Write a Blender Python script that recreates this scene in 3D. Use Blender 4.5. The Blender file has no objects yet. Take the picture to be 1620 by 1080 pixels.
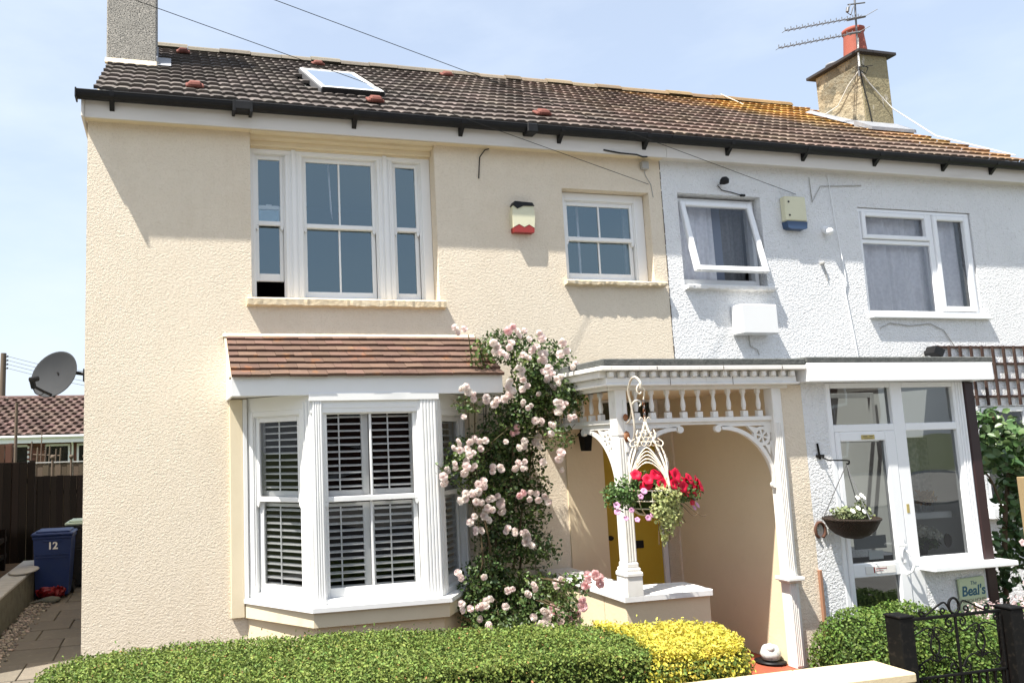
import bpy, math, random
import numpy as np
from mathutils import Vector, Matrix
random.seed(7); RNG = np.random.default_rng(11)
S = bpy.context.scene
COL = S.collection
R = math.radians

# ---------------------------------------------------------------- camera
cam_d = bpy.data.cameras.new("camera"); cam = bpy.data.objects.new("camera", cam_d); COL.objects.link(cam)
cam_d.sensor_width = 36.0; cam_d.lens = 26.777; cam_d.shift_x = 0.1499; cam_d.shift_y = 0.01345
cam_d.clip_start = 0.05; cam_d.clip_end = 2000
right = Vector((0.971082, -0.236920, -0.029481)); up = Vector((0.000491, -0.121499, 0.992591)); fwd = Vector((0.238747, 0.963902, 0.117869))
cam.matrix_world = Matrix(((right.x, up.x, -fwd.x, 0), (right.y, up.y, -fwd.y, -7.2), (right.z, up.z, -fwd.z, 2.1), (0, 0, 0, 1)))
S.camera = cam
# ---------------------------------------------------------------- world, sun, exposure
SUN_DIR = Vector((0.487, 0.21, -1.0)).normalized()
W = bpy.data.worlds.new("World"); S.world = W; W.use_nodes = True
nt = W.node_tree; bg = nt.nodes["Background"]
sky = nt.nodes.new("ShaderNodeTexSky"); sky.sky_type = 'NISHITA'; sky.sun_disc = False
sky.sun_elevation = R(62.1); sky.sun_rotation = R(246.7); sky.air_density = 1.0; sky.dust_density = 2.2; sky.ozone_density = 1.4
tc = nt.nodes.new("ShaderNodeTexCoord"); mp = nt.nodes.new("ShaderNodeMapping"); mp.inputs['Scale'].default_value = (1.2, 1.2, 3.4)
mp.inputs['Rotation'].default_value = (0.2, 0.35, 0.3)
nz = nt.nodes.new("ShaderNodeTexNoise"); nz.inputs['Scale'].default_value = 1.7; nz.inputs['Detail'].default_value = 6; nz.inputs['Roughness'].default_value = .55
cr = nt.nodes.new("ShaderNodeValToRGB"); cr.color_ramp.elements[0].position = .36; cr.color_ramp.elements[1].position = .72; cr.color_ramp.elements[0].color = (.50, .50, .50, 1)
cr.color_ramp.elements[1].color = (.95, .95, .95, 1)
mx = nt.nodes.new("ShaderNodeMixRGB"); mx.inputs['Color2'].default_value = (3.7, 4.15, 4.75, 1)
nt.links.new(tc.outputs['Generated'], mp.inputs[0]); nt.links.new(mp.outputs[0], nz.inputs[0]); nt.links.new(nz.outputs[0], cr.inputs[0])
nt.links.new(cr.outputs[0], mx.inputs[0]); nt.links.new(sky.outputs[0], mx.inputs[1]); nt.links.new(mx.outputs[0], bg.inputs[0])
bg.inputs[1].default_value = 0.115
sd = bpy.data.lights.new("sun", 'SUN'); sd.energy = 5.0; sd.angle = R(0.55); sd.color = (1.0, .955, .87)
sun = bpy.data.objects.new("sun", sd); COL.objects.link(sun); sun.rotation_euler = SUN_DIR.to_track_quat('-Z', 'Y').to_euler()
S.view_settings.view_transform = 'Standard'; S.view_settings.look = 'None'; S.view_settings.gamma = 1; S.view_settings.exposure = 1.1
S.render.engine = 'CYCLES'
S.cycles.max_bounces = 8; S.cycles.transparent_max_bounces = 12

# ---------------------------------------------------------------- materials
def mat(name, base, rough=.7, spec=.3, metal=0., mixes=(), bumps=(), island=0., coat=0., back=None):
    """mixes: (noise_kind, scale(x,y,z)or float, colour, lo, hi, amount); bumps: (kind, scale, dist, strength)"""
    m = bpy.data.materials.new(name); m.use_nodes = True; n = m.node_tree; L = n.links
    b = n.nodes["Principled BSDF"]; b.inputs['Roughness'].default_value = rough; b.inputs['Specular IOR Level'].default_value = spec
    b.inputs['Metallic'].default_value = metal
    if coat: b.inputs['Coat Weight'].default_value = coat
    t = n.nodes.new("ShaderNodeTexCoord")
    def tex(kind, sc):
        mpn = n.nodes.new("ShaderNodeMapping"); L.new(t.outputs['Object'], mpn.inputs[0])
        if isinstance(sc, (tuple, list)): mpn.inputs['Scale'].default_value = sc
        else: mpn.inputs['Scale'].default_value = (sc, sc, sc)
        if kind == 'v':
            x = n.nodes.new("ShaderNodeTexVoronoi"); x.inputs['Scale'].default_value = 1.; x.feature = 'SMOOTH_F1'; x.inputs['Smoothness'].default_value = .6
        elif kind == 'w':
            x = n.nodes.new("ShaderNodeTexWave"); x.inputs['Scale'].default_value = 1.; x.inputs['Distortion'].default_value = 5.; x.inputs['Detail'].default_value = 3
        else:
            x = n.nodes.new("ShaderNodeTexNoise"); x.inputs['Scale'].default_value = 1.; x.inputs['Detail'].default_value = 5; x.inputs['Roughness'].default_value = .6
        L.new(mpn.outputs[0], x.inputs[0]); return x.outputs[0]
    cur = n.nodes.new("ShaderNodeRGB"); cur.outputs[0].default_value = (*base, 1); cur = cur.outputs[0]
    for kind, sc, colr, lo, hi, amt in mixes:
        if kind == 'gx':       # ramp along object x (lichen growing on one end)
            sp = n.nodes.new("ShaderNodeSeparateXYZ"); L.new(t.outputs['Object'], sp.inputs[0]); o = sp.outputs[0]
            nn = tex('n', sc); ma = n.nodes.new("ShaderNodeMath"); ma.operation = 'MULTIPLY_ADD'; L.new(nn, ma.inputs[0]); ma.inputs[1].default_value = 5.; L.new(o, ma.inputs[2]); o = ma.outputs[0]
        elif kind == 'lich':   # lichen thickest at the gable end and towards the ridge
            sp = n.nodes.new("ShaderNodeSeparateXYZ"); L.new(t.outputs['Object'], sp.inputs[0])
            m0 = n.nodes.new("ShaderNodeMath"); m0.operation = 'MULTIPLY_ADD'; L.new(sp.outputs[1], m0.inputs[0]); m0.inputs[1].default_value = .9; L.new(sp.outputs[0], m0.inputs[2])
            nn = tex('n', sc); ma = n.nodes.new("ShaderNodeMath"); ma.operation = 'MULTIPLY_ADD'; L.new(nn, ma.inputs[0]); ma.inputs[1].default_value = 4.5; L.new(m0.outputs[0], ma.inputs[2]); o = ma.outputs[0]
        else: o = tex(kind, sc)
        mr = n.nodes.new("ShaderNodeMapRange"); mr.inputs[1].default_value = lo; mr.inputs[2].default_value = hi; mr.inputs[4].default_value = amt
        L.new(o, mr.inputs[0]); mi = n.nodes.new("ShaderNodeMixRGB"); L.new(mr.outputs[0], mi.inputs[0]); L.new(cur, mi.inputs[1]); mi.inputs[2].default_value = (*colr, 1); cur = mi.outputs[0]
    if island:
        g = n.nodes.new("ShaderNodeNewGeometry"); hs = n.nodes.new("ShaderNodeHueSaturation")
        mr = n.nodes.new("ShaderNodeMapRange"); mr.inputs[3].default_value = 1 - island; mr.inputs[4].default_value = 1 + island
        L.new(g.outputs['Random Per Island'], mr.inputs[0]); L.new(mr.outputs[0], hs.inputs['Value']); L.new(cur, hs.inputs['Color']); cur = hs.outputs[0]
        m2 = n.nodes.new("ShaderNodeMath"); m2.operation = 'MULTIPLY'; m2.inputs[1].default_value = 7.31; L.new(g.outputs['Random Per Island'], m2.inputs[0])
        m3 = n.nodes.new("ShaderNodeMath"); m3.operation = 'FRACT'; L.new(m2.outputs[0], m3.inputs[0])
        m4 = n.nodes.new("ShaderNodeMapRange"); m4.inputs[3].default_value = .5 - island * .05; m4.inputs[4].default_value = .5 + island * .05
        L.new(m3.outputs[0], m4.inputs[0]); L.new(m4.outputs[0], hs.inputs['Hue'])
    L.new(cur, b.inputs['Base Color'])
    prev = None
    for kind, sc, dist, st in bumps:
        o = tex(kind, sc); bn = n.nodes.new("ShaderNodeBump"); bn.inputs['Distance'].default_value = dist; bn.inputs['Strength'].default_value = st
        L.new(o, bn.inputs['Height'])
        if prev: L.new(prev, bn.inputs['Normal'])
        prev = bn.outputs[0]
    if prev: L.new(prev, b.inputs['Normal'])
    if back:                       # thin translucent leaves and petals
        tr = n.nodes.new("ShaderNodeBsdfTranslucent"); ms = n.nodes.new("ShaderNodeMixShader"); ms.inputs[0].default_value = back
        L.new(cur, tr.inputs[0]); L.new(b.outputs[0], ms.inputs[1]); L.new(tr.outputs[0], ms.inputs[2]); L.new(ms.outputs[0], n.nodes["Material Output"].inputs[0])
    return m
def glass_mat(name, tint=(1, 1, 1), refl=1.9, add=.02, rough=.0, coat=(.95, .98, 1.)):
    m = bpy.data.materials.new(name); m.use_nodes = True; n = m.node_tree; L = n.links
    n.nodes.remove(n.nodes["Principled BSDF"])
    tr = n.nodes.new("ShaderNodeBsdfTransparent"); tr.inputs[0].default_value = (*tint, 1)
    gl = n.nodes.new("ShaderNodeBsdfGlossy"); gl.inputs['Roughness'].default_value = rough; gl.inputs[0].default_value = (*coat, 1)
    t = n.nodes.new("ShaderNodeTexCoord"); nn = n.nodes.new("ShaderNodeTexNoise"); nn.inputs['Scale'].default_value = 2.2; nn.inputs['Detail'].default_value = 0; L.new(t.outputs['Object'], nn.inputs[0])
    bn = n.nodes.new("ShaderNodeBump"); bn.inputs['Strength'].default_value = .12; bn.inputs['Distance'].default_value = .02; L.new(nn.outputs[0], bn.inputs['Height']); L.new(bn.outputs[0], gl.inputs['Normal'])
    f = n.nodes.new("ShaderNodeFresnel"); f.inputs[0].default_value = 1.5
    ma = n.nodes.new("ShaderNodeMath"); ma.operation = 'MULTIPLY_ADD'; ma.inputs[1].default_value = refl; ma.inputs[2].default_value = add; ma.use_clamp = True
    L.new(f.outputs[0], ma.inputs[0]); ms = n.nodes.new("ShaderNodeMixShader"); L.new(ma.outputs[0], ms.inputs[0]); L.new(tr.outputs[0], ms.inputs[1]); L.new(gl.outputs[0], ms.inputs[2])
    L.new(ms.outputs[0], n.nodes["Material Output"].inputs[0]); return m

m_cream = mat('cream_roughcast', (.77, .675, .54), .85, .2, mixes=[('n', 1.3, (.71, .60, .46), .45, .75, .5), ('n', 9, (.83, .73, .60), .5, .7, .4), ('n', (7, 7, .6), (.64, .54, .42), .56, .80, .28), ('n', (.9, .9, 1.3), (.84, .74, .60), .50, .60, .35), ('n', (6, 6, 1.2), (.50, .43, .35), .67, .84, .35), ('v', (60, 60, 75), (.60, .50, .37), .5, .9, .3)],
              bumps=[('n', (40, 40, 50), .0115, .9), ('n', (100, 100, 110), .009, .95)])
m_cream_smooth = mat('cream_smooth_render', (.72, .60, .42), .8, .2, mixes=[('n', 2, (.64, .53, .36), .4, .75, .5), ('n', 14, (.58, .47, .33), .62, .8, .3)], bumps=[('n', 30, .004, .6)])
m_cream_wood = mat('cream_painted_wood', (.75, .65, .47), .5, .35, mixes=[('n', 3, (.68, .57, .40), .45, .7, .4)], bumps=[('n', (3, 3, 40), .001, .4)])
m_whitewall = mat('white_pebbledash', (.84, .845, .85), .85, .2, mixes=[('n', 1.6, (.74, .75, .76), .45, .75, .5), ('v', (48, 48, 48), (.58, .58, .57), .66, .95, .5), ('n', (9, 9, 1.2), (.50, .50, .46), .60, .80, .5), ('n', 30, (.35, .35, .33), .71, .78, .5)],
                  bumps=[('v', (44, 44, 52), .010, .8), ('n', (44, 44, 50), .020, .95), ('n', (110, 110, 110), .008, .9)])
m_white = mat('white_gloss_paint', (.80, .80, .79), .35, .5, mixes=[('n', 2.5, (.74, .74, .72), .45, .75, .4)])
m_white_old = mat('weathered_white_paint', (.78, .76, .72), .55, .35, mixes=[('n', 5, (.66, .64, .58), .48, .72, .6), ('n', (25, 25, 4), (.44, .40, .34), .62, .76, .5)], bumps=[('n', 60, .001, .5)])
m_pvc = mat('white_plastic', (.82, .83, .84), .28, .5, mixes=[('n', 3, (.76, .77, .78), .5, .8, .4)])
m_fascia = mat('fascia_board', (.66, .62, .57), .5, .4, mixes=[('n', (1.2, 5, 9), (.54, .50, .45), .5, .75, .6), ('n', 22, (.45, .43, .38), .66, .8, .3)])
m_black = mat('black_plastic', (.010, .010, .011), .5, .25, mixes=[('n', 8, (.02, .02, .02), .5, .75, .5)])
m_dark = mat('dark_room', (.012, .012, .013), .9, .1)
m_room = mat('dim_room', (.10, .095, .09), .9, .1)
m_pane = glass_mat('window_pane', refl=2.5, add=.08, coat=(.72, .92, 1.)); m_pane_net = glass_mat('plain_pane', refl=1.3, add=.0)
m_pane_porch = glass_mat('porch_pane', tint=(.74, .77, .77), refl=1.7, add=.03)
m_pane_bay = glass_mat('bay_pane', refl=.8, add=.0)
m_tile = mat('concrete_tile', (.118, .102, .092), .85, .2, island=.32, mixes=[('gx', 1.2, (.18, .132, .105), 4.5, 9.0, .8), ('n', 2.2, (.065, .056, .052), .50, .68, .7), ('n', 26, (.24, .22, .20), .60, .72, .5), ('n', 55, (.42, .41, .38), .69, .76, .6)], bumps=[('n', 70, .004, .6)])
m_tile_w = mat('lichened_concrete_tile', (.18, .132, .105), .85, .2, island=.30, mixes=[('n', 2.2, (.095, .072, .062), .50, .68, .7), ('n', 26, (.28, .22, .18), .60, .72, .5), ('lich', (.9, .5, .8), (.40, .22, .06), 12.0, 13.6, .9), ('n', 7, (.05, .04, .034), .53, .66, .75), ('n', 55, (.42, .38, .32), .70, .76, .6)], bumps=[('n', 70, .004, .6)])
m_ridge = mat('ridge_tile', (.21, .185, .15), .9, .2, island=.15, mixes=[('n', 3, (.22, .19, .15), .5, .7, .7), ('gx', 2.0, (.30, .18, .07), 6.0, 12.5, .8), ('n', 20, (.14, .12, .10), .58, .7, .6)], bumps=[('n', 30, .01, .7)])
m_clay = mat('clay_plain_tile', (.150, .095, .072), .85, .2, island=.16, mixes=[('n', 3.5, (.12, .075, .062), .45, .7, .6), ('n', 6, (.34, .14, .05), .58, .74, .6), ('n', 45, (.50, .42, .36), .66, .74, .6)], bumps=[('n', 60, .004, .6)])
m_redvent = mat('terracotta', (.19, .075, .06), .85, .15, mixes=[('n', 14, (.13, .05, .04), .45, .65, .7)])
m_cement = mat('cement_fillet', (.62, .54, .41), .9, .1, mixes=[('n', 12, (.5, .44, .33), .55, .75, .5)], bumps=[('n', 40, .01, .8)])
m_lead = mat('lead_flashing', (.24, .25, .27), .6, .4, mixes=[('n', 8, (.36, .36, .37), .45, .7, .6)], bumps=[('n', 10, .01, .5)])
m_pebble = mat('grey_pebbledash', (.36, .34, .30), .9, .2, mixes=[('n', 75, (.055, .05, .048), .50, .58, .9), ('n', 60, (.58, .53, .46), .56, .62, .7)], bumps=[('n', 75, .012, .9)])
m_stack = mat('stained_cement_stack', (.25, .225, .165), .9, .1, mixes=[('n', 3.2, (.13, .12, .09), .48, .58, .8), ('n', (2.4, 2.4, 1.6), (.46, .39, .27), .50, .53, .8), ('n', 15, (.12, .11, .09), .58, .7, .7), ('v', (7, 7, 14), (.20, .16, .10), .5, .7, .5)], bumps=[('n', 22, .03, .9)])
m_stackside = mat('patched_cement_stack', (.29, .25, .155), .9, .1, mixes=[('n', (7, 7, 3), (.62, .58, .52), .60, .67, .85), ('n', 12, (.2, .16, .1), .5, .7, .5)], bumps=[('n', 22, .02, .8)])
m_pot = mat('red_clay_pot', (.33, .095, .065), .75, .3, mixes=[('n', 8, (.28, .07, .045), .45, .7, .6), ('n', 25, (.5, .4, .33), .68, .76, .5)])
m_felt = mat('roofing_felt', (.10, .105, .10), .95, .1, mixes=[('n', 12, (.17, .17, .16), .45, .7, .6), ('n', 30, (.05, .05, .05), .55, .7, .6)], bumps=[('n', 50, .01, .7)])
m_sill = mat('cream_stone_sill', (.70, .58, .40), .85, .2, mixes=[('n', 8, (.78, .70, .55), .5, .7, .6), ('n', 20, (.50, .38, .25), .6, .75, .5)], bumps=[('n', 18, .012, .8)])
m_copingw = mat('white_painted_stone', (.76, .75, .73), .7, .3, mixes=[('n', 6, (.62, .60, .56), .52, .75, .6)], bumps=[('n', 25, .003, .5)])
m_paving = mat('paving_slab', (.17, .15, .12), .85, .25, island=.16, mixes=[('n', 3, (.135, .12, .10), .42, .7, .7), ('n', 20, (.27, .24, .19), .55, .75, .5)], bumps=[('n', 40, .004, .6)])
m_joint = mat('paving_joint', (.10, .09, .07), .95, .1)
m_gravel = mat('pebbles', (.30, .25, .20), .8, .3, island=.6)
m_wallstone = mat('retaining_wall_block', (.15, .15, .125), .9, .2, mixes=[('n', 8, (.08, .085, .065), .45, .7, .7)], bumps=[('n', 30, .01, .6)])
m_cap = mat('grey_capping_slab', (.40, .40, .39), .85, .2, mixes=[('n', 7, (.28, .28, .26), .45, .7, .6)])
m_fence = mat('shade_darkened_fence', (.011, .008, .007), .9, .08, island=.3, mixes=[('n', (3, 3, .6), (.007, .006, .005), .45, .7, .6)], bumps=[('n', (40, 40, 3), .003, .5)])  # alley shade is put into this near-black fence colour
m_fencel = mat('bare_wood', (.13, .10, .075), .8, .2, island=.25, mixes=[('n', (3, 3, .6), (.15, .11, .07), .45, .7, .6)])
m_fence_red = mat('brown_larch_fence', (.095, .05, .036), .8, .2, island=.25, mixes=[('n', (3, 3, .6), (.10, .045, .03), .45, .7, .6)])
m_bin = mat('blue_bin_plastic', (.012, .032, .13), .5, .4, mixes=[('n', 5, (.02, .04, .12), .45, .7, .5)])
m_bingreen = mat('pale_green_lid', (.42, .52, .42), .5, .4)
m_binblack = mat('black_bin_plastic', (.02, .02, .022), .45, .4)
m_redplastic = mat('red_plastic', (.22, .008, .012), .4, .5)
m_hedge = mat('box_leaf', (.165, .22, .05), .6, .25, island=.5, mixes=[('n', 3.5, (.095, .15, .036), .45, .7, .7), ('n', 9, (.24, .29, .075), .56, .72, .6)], back=.22)
m_hedge2 = mat('shrub_leaf', (.095, .16, .03), .55, .3, island=.5, mixes=[('n', 4, (.15, .22, .042), .45, .7, .6)], back=.25)
m_gold = mat('golden_leaf', (.60, .53, .085), .5, .3, island=.35, mixes=[('n', 7, (.34, .38, .06), .52, .70, .7)], back=.3)
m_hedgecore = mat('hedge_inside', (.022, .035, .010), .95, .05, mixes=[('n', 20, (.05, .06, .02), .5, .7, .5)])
m_twig = mat('twig_bark', (.12, .085, .055), .9, .1)
m_roseleaf = mat('rose_leaf', (.066, .108, .030), .45, .45, island=.55, mixes=[('n', 3, (.15, .21, .05), .48, .68, .85)], back=.25)
m_rosestem = mat('rose_stem', (.09, .065, .035), .8, .2, mixes=[('n', 8, (.06, .09, .03), .5, .7, .6)])
m_rose = mat('pale_pink_petal', (.95, .82, .80), .6, .2, island=.06, mixes=[('n', 9, (.95, .91, .86), .42, .58, .9)], back=.5)
m_rosepink = mat('pink_petal', (.95, .72, .72), .6, .25, island=.08, back=.5)
m_climbleaf = mat('climber_leaf', (.075, .14, .045), .38, .55, island=.5, mixes=[('n', 4, (.16, .21, .07), .5, .72, .6)], back=.2)
m_redpetal = mat('red_petunia_petal', (.58, .006, .020), .55, .3, island=.25, mixes=[('n', 30, (.35, .004, .01), .55, .7, .5)], back=.25)
m_pinkpetal = mat('small_pink_petal', (.62, .32, .50), .6, .3, island=.2, back=.25)
m_flowerdark = mat('dark_flower_eye', (.10, .01, .05), .7, .2)
m_trail = mat('pale_trailing_leaf', (.42, .46, .20), .5, .35, island=.35, mixes=[('n', 20, (.60, .56, .25), .5, .7, .6)], back=.3)
m_basketleaf = mat('petunia_leaf', (.08, .14, .04), .5, .35, island=.4, back=.25)
m_creammetal = mat('cream_painted_iron', (.66, .60, .50), .55, .4, mixes=[('n', 40, (.42, .17, .05), .58, .66, .8)])
m_rustpatch = mat('rusty_iron', (.22, .085, .035), .85, .2, mixes=[('n', 30, (.45, .32, .22), .52, .68, .6)])
m_yellow = mat('mustard_yellow_door', (.52, .36, .03), .4, .5, mixes=[('n', 2, (.46, .28, .01), .45, .7, .5)])
m_iron = mat('black_iron', (.005, .005, .005), .6, .12, mixes=[('n', 30, (.03, .025, .02), .55, .7, .5)])
m_soil = mat('garden_soil', (.085, .06, .04), .95, .1, mixes=[('n', 6, (.05, .035, .025), .45, .7, .7)], bumps=[('n', 20, .03, .8)])
m_grass = mat('ground_turf', (.09, .11, .045), .95, .1, mixes=[('n', .6, (.13, .12, .07), .45, .7, .7)], bumps=[('n', 20, .03, .5)])
m_asphalt = mat('asphalt', (.055, .055, .057), .9, .2, mixes=[('n', 2, (.075, .073, .07), .45, .7, .6)], bumps=[('n', 90, .004, .5)])
m_flag = mat('pavement_flag', (.26, .25, .23), .9, .2, mixes=[('n', 2, (.2, .19, .18), .45, .7, .6)])
m_quarry = mat('red_quarry_tile', (.34, .085, .045), .6, .4, mixes=[('n', 6, (.26, .06, .035), .45, .7, .5)])
m_coping = mat('sandy_coping_stone', (.60, .50, .33), .9, .1, mixes=[('n', 4, (.50, .40, .25), .5, .7, .5), ('n', (1, 5, 5), (.40, .32, .22), .64, .72, .5)], bumps=[('n', 40, .003, .6)])
m_brick = mat('red_brick', (.15, .075, .055), .9, .2, mixes=[('n', 12, (.18, .07, .05), .45, .7, .6)])
m_bungtile = mat('bungalow_tile', (.125, .085, .072), .9, .1, island=.35, mixes=[('n', 5, (.075, .052, .046), .45, .7, .6), ('n', 9, (.34, .29, .26), .60, .72, .6)])
m_alarmcream = mat('ivory_plastic', (.66, .64, .46), .5, .4, mixes=[('n', 6, (.58, .55, .40), .5, .7, .5)])
m_alarmred = mat('dull_red_plastic', (.30, .035, .03), .45, .4)
m_alarmblue = mat('navy_plastic', (.04, .075, .15), .45, .4)
m_greybox = mat('grey_plastic', (.38, .37, .35), .6, .3)
m_wire = mat('black_cable', (.02, .02, .02), .6, .3)
m_whitewire = mat('white_cable', (.75, .73, .68), .5, .3)
m_steel = mat('dull_steel', (.16, .16, .165), .5, .4, metal=.3)
m_dish = mat('grey_dish_paint', (.034, .036, .039), .7, .15, mixes=[('n', 4, (.045, .047, .05), .45, .7, .5)])
m_wicker = mat('dark_wicker', (.030, .020, .014), .7, .3, bumps=[('w', (30, 30, 90), .01, .8)])
m_signgreen = mat('pale_green_sign', (.50, .58, .38), .6, .3, mixes=[('n', 20, (.44, .52, .34), .5, .7, .4)])
m_inkblue = mat('blue_grey_ink', (.045, .12, .17), .7, .2)
m_inkbrown = mat('brown_ink', (.16, .13, .09), .7, .2)
m_orange = mat('orange_ink', (.55, .24, .05), .7, .2)
m_paleblue = mat('pale_blue_ink', (.40, .60, .66), .7, .2)
m_brass = mat('brass', (.50, .40, .14), .4, .5, metal=.3)
m_trellis = mat('brown_trellis_wood', (.055, .032, .026), .8, .2, mixes=[('n', 20, (.14, .10, .075), .5, .7, .5)])
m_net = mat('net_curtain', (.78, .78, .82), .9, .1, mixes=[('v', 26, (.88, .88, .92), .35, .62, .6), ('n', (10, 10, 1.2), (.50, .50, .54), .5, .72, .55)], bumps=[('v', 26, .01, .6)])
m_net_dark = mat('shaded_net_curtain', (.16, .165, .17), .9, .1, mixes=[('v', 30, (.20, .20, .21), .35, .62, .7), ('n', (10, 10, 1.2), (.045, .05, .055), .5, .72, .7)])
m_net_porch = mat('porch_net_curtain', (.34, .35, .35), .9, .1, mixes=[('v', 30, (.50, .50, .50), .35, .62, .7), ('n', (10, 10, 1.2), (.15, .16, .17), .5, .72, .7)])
m_petals_w = mat('white_flowers', (.80, .78, .70), .7, .2, island=.15)
m_brownleaf = mat('dried_flower', (.30, .16, .07), .8, .2, island=.5)
m_timber = mat('dark_stained_timber', (.028, .012, .012), .5, .4)
m_porcelain = mat('pale_glazed_pottery', (.60, .68, .66), .25, .5, mixes=[('n', 18, (.25, .32, .34), .52, .68, .8), ('n', 30, (.5, .25, .3), .66, .74, .5)])
m_door_int = mat('bare_wood_batten', (.30, .16, .10), .8, .2)

# ---------------------------------------------------------------- mesh builder
WL = {}
class MB:
    def __init__(s, M=None): s.v = []; s.f = []; s.M = M; s.sm = []
    def add(s, vs, fs, smooth=False):
        o = len(s.v)
        if s.M is not None: vs = [tuple(s.M @ Vector(p)) for p in vs]
        s.v += [tuple(p) for p in vs]; s.f += [tuple(i + o for i in f) for f in fs]; s.sm += [smooth] * len(fs); return s
    def box(s, x0, x1, y0, y1, z0, z1, bev=0.0, top=0.0):
        if bev <= 0:
            return s.add([(x0, y0, z0), (x1, y0, z0), (x1, y1, z0), (x0, y1, z0), (x0 + top, y0 + top, z1), (x1 - top, y0 + top, z1), (x1 - top, y1 - top, z1), (x0 + top, y1 - top, z1)],
                         [(0, 3, 2, 1), (4, 5, 6, 7), (0, 1, 5, 4), (1, 2, 6, 5), (2, 3, 7, 6), (3, 0, 4, 7)])
        b = min(bev, (x1 - x0) / 2.01, (y1 - y0) / 2.01, (z1 - z0) / 2.01)
        P = []; F = []
        def ring(z, i): P.extend([(x0 + i, y0 + b, z), (x0 + b, y0 + i, z), (x1 - b, y0 + i, z), (x1 - i, y0 + b, z), (x1 - i, y1 - b, z), (x1 - b, y1 - i, z), (x0 + b, y1 - i, z), (x0 + i, y1 - b, z)])
        ring(z0, b * .98); ring(z0 + b, 0); ring(z1 - b, 0); ring(z1, b * .98)
        for k in range(3):
            for i in range(8): F.append((k * 8 + i, k * 8 + (i + 1) % 8, k * 8 + 8 + (i + 1) % 8, k * 8 + 8 + i))
        F.append(tuple(range(7, -1, -1))); F.append(tuple(range(24, 32)))
        return s.add(P, F)
    def prism(s, pts, a, b, axis='z'):
        n = len(pts)
        def P(p, t): return {'z': (p[0], p[1], t), 'y': (p[0], t, p[1]), 'x': (t, p[0], p[1])}[axis]
        ar = sum(pts[i][0] * pts[(i + 1) % n][1] - pts[(i + 1) % n][0] * pts[i][1] for i in range(n))
        fl = (ar < 0) ^ (axis == 'y')
        F = [tuple(range(n - 1, -1, -1)), tuple(range(n, 2 * n))] + [(i, (i + 1) % n, n + (i + 1) % n, n + i) for i in range(n)]
        if fl: F = [tuple(reversed(f)) for f in F]
        return s.add([P(p, a) for p in pts] + [P(p, b) for p in pts], F)
    def tube(s, pts, r, n=8, cap=True):
        pts = [Vector(p) for p in pts]; rs = r if isinstance(r, (list, tuple)) else [r] * len(pts)
        V = []; F = []; prev = None
        for i, p in enumerate(pts):
            d = (pts[min(i + 1, len(pts) - 1)] - pts[max(i - 1, 0)]).normalized()
            if prev is None: u = d.orthogonal().normalized()
            else:
                u = prev - d * prev.dot(d)
                u = u.normalized() if u.length > 1e-6 else d.orthogonal().normalized()
            prev = u; w = d.cross(u)
            for k in range(n):
                a = 2 * math.pi * k / n; V.append(p + (u * math.cos(a) + w * math.sin(a)) * rs[i])
        for i in range(len(pts) - 1):
            for k in range(n): F.append((i * n + k, i * n + (k + 1) % n, (i + 1) * n + (k + 1) % n, (i + 1) * n + k))
        s.add(V, F, True)
        if cap: s.add(V[:n], [tuple(range(n - 1, -1, -1))]); s.add(V[-n:], [tuple(range(n))])
        return s
    def lathe(s, prof, c=(0, 0, 0), n=20, sx=1., sy=1.):
        V = []; F = []
        for r, z in prof:
            for k in range(n):
                a = 2 * math.pi * k / n; V.append((c[0] + r * math.cos(a) * sx, c[1] + r * math.sin(a) * sy, c[2] + z))
        for i in range(len(prof) - 1):
            for k in range(n): F.append((i * n + k, i * n + (k + 1) % n, (i + 1) * n + (k + 1) % n, (i + 1) * n + k))
        s.add(V, F, True)
        if prof[0][0] > 1e-4: s.add(V[:n], [tuple(range(n - 1, -1, -1))])
        if prof[-1][0] > 1e-4: s.add(V[-n:], [tuple(range(n))])
        return s
    def sphere(s, c, r, n=10, sx=1, sy=1, sz=1):
        V = [(c[0], c[1], c[2] - r * sz)]; F = []
        m = max(4, n // 2)
        for i in range(1, m):
            t = math.pi * i / m
            for k in range(n):
                a = 2 * math.pi * k / n; V.append((c[0] + r * sx * math.sin(t) * math.cos(a), c[1] + r * sy * math.sin(t) * math.sin(a), c[2] - r * sz * math.cos(t)))
        V.append((c[0], c[1], c[2] + r * sz))
        for k in range(n): F.append((0, 1 + (k + 1) % n, 1 + k)); F.append((len(V) - 1, 1 + (m - 2) * n + k, 1 + (m - 2) * n + (k + 1) % n))
        for i in range(m - 2):
            for k in range(n): F.append((1 + i * n + k, 1 + i * n + (k + 1) % n, 1 + (i + 1) * n + (k + 1) % n, 1 + (i + 1) * n + k))
        return s.add(V, F, True)
    def build(s, name, m, parent=None, origin=None):
        P = np.array(s.v, float)
        if origin is None: origin = ((P[:, 0].min() + P[:, 0].max()) / 2, (P[:, 1].min() + P[:, 1].max()) / 2, P[:, 2].min())
        if MATW.get(m.name): origin = (0, 0, 0)
        me = bpy.data.meshes.new(name); me.from_pydata([tuple(p) for p in (P - np.array(origin))], [], s.f); me.materials.append(m)
        me.polygons.foreach_set('use_smooth', s.sm); me.update()
        o = bpy.data.objects.new(name, me); COL.objects.link(o); place(o, origin, parent); return o
MATW = {n: 1 for n in ('cream_roughcast', 'cream_smooth_render', 'white_pebbledash', 'concrete_tile', 'lichened_concrete_tile', 'ridge_tile', 'clay_plain_tile', 'box_leaf', 'golden_leaf')}
def place(o, loc, parent=None):
    WL[o.name] = Vector(loc)
    if parent is not None: o.parent = parent; o.location = Vector(loc) - WL[parent.name]
    else: o.location = loc
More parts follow.
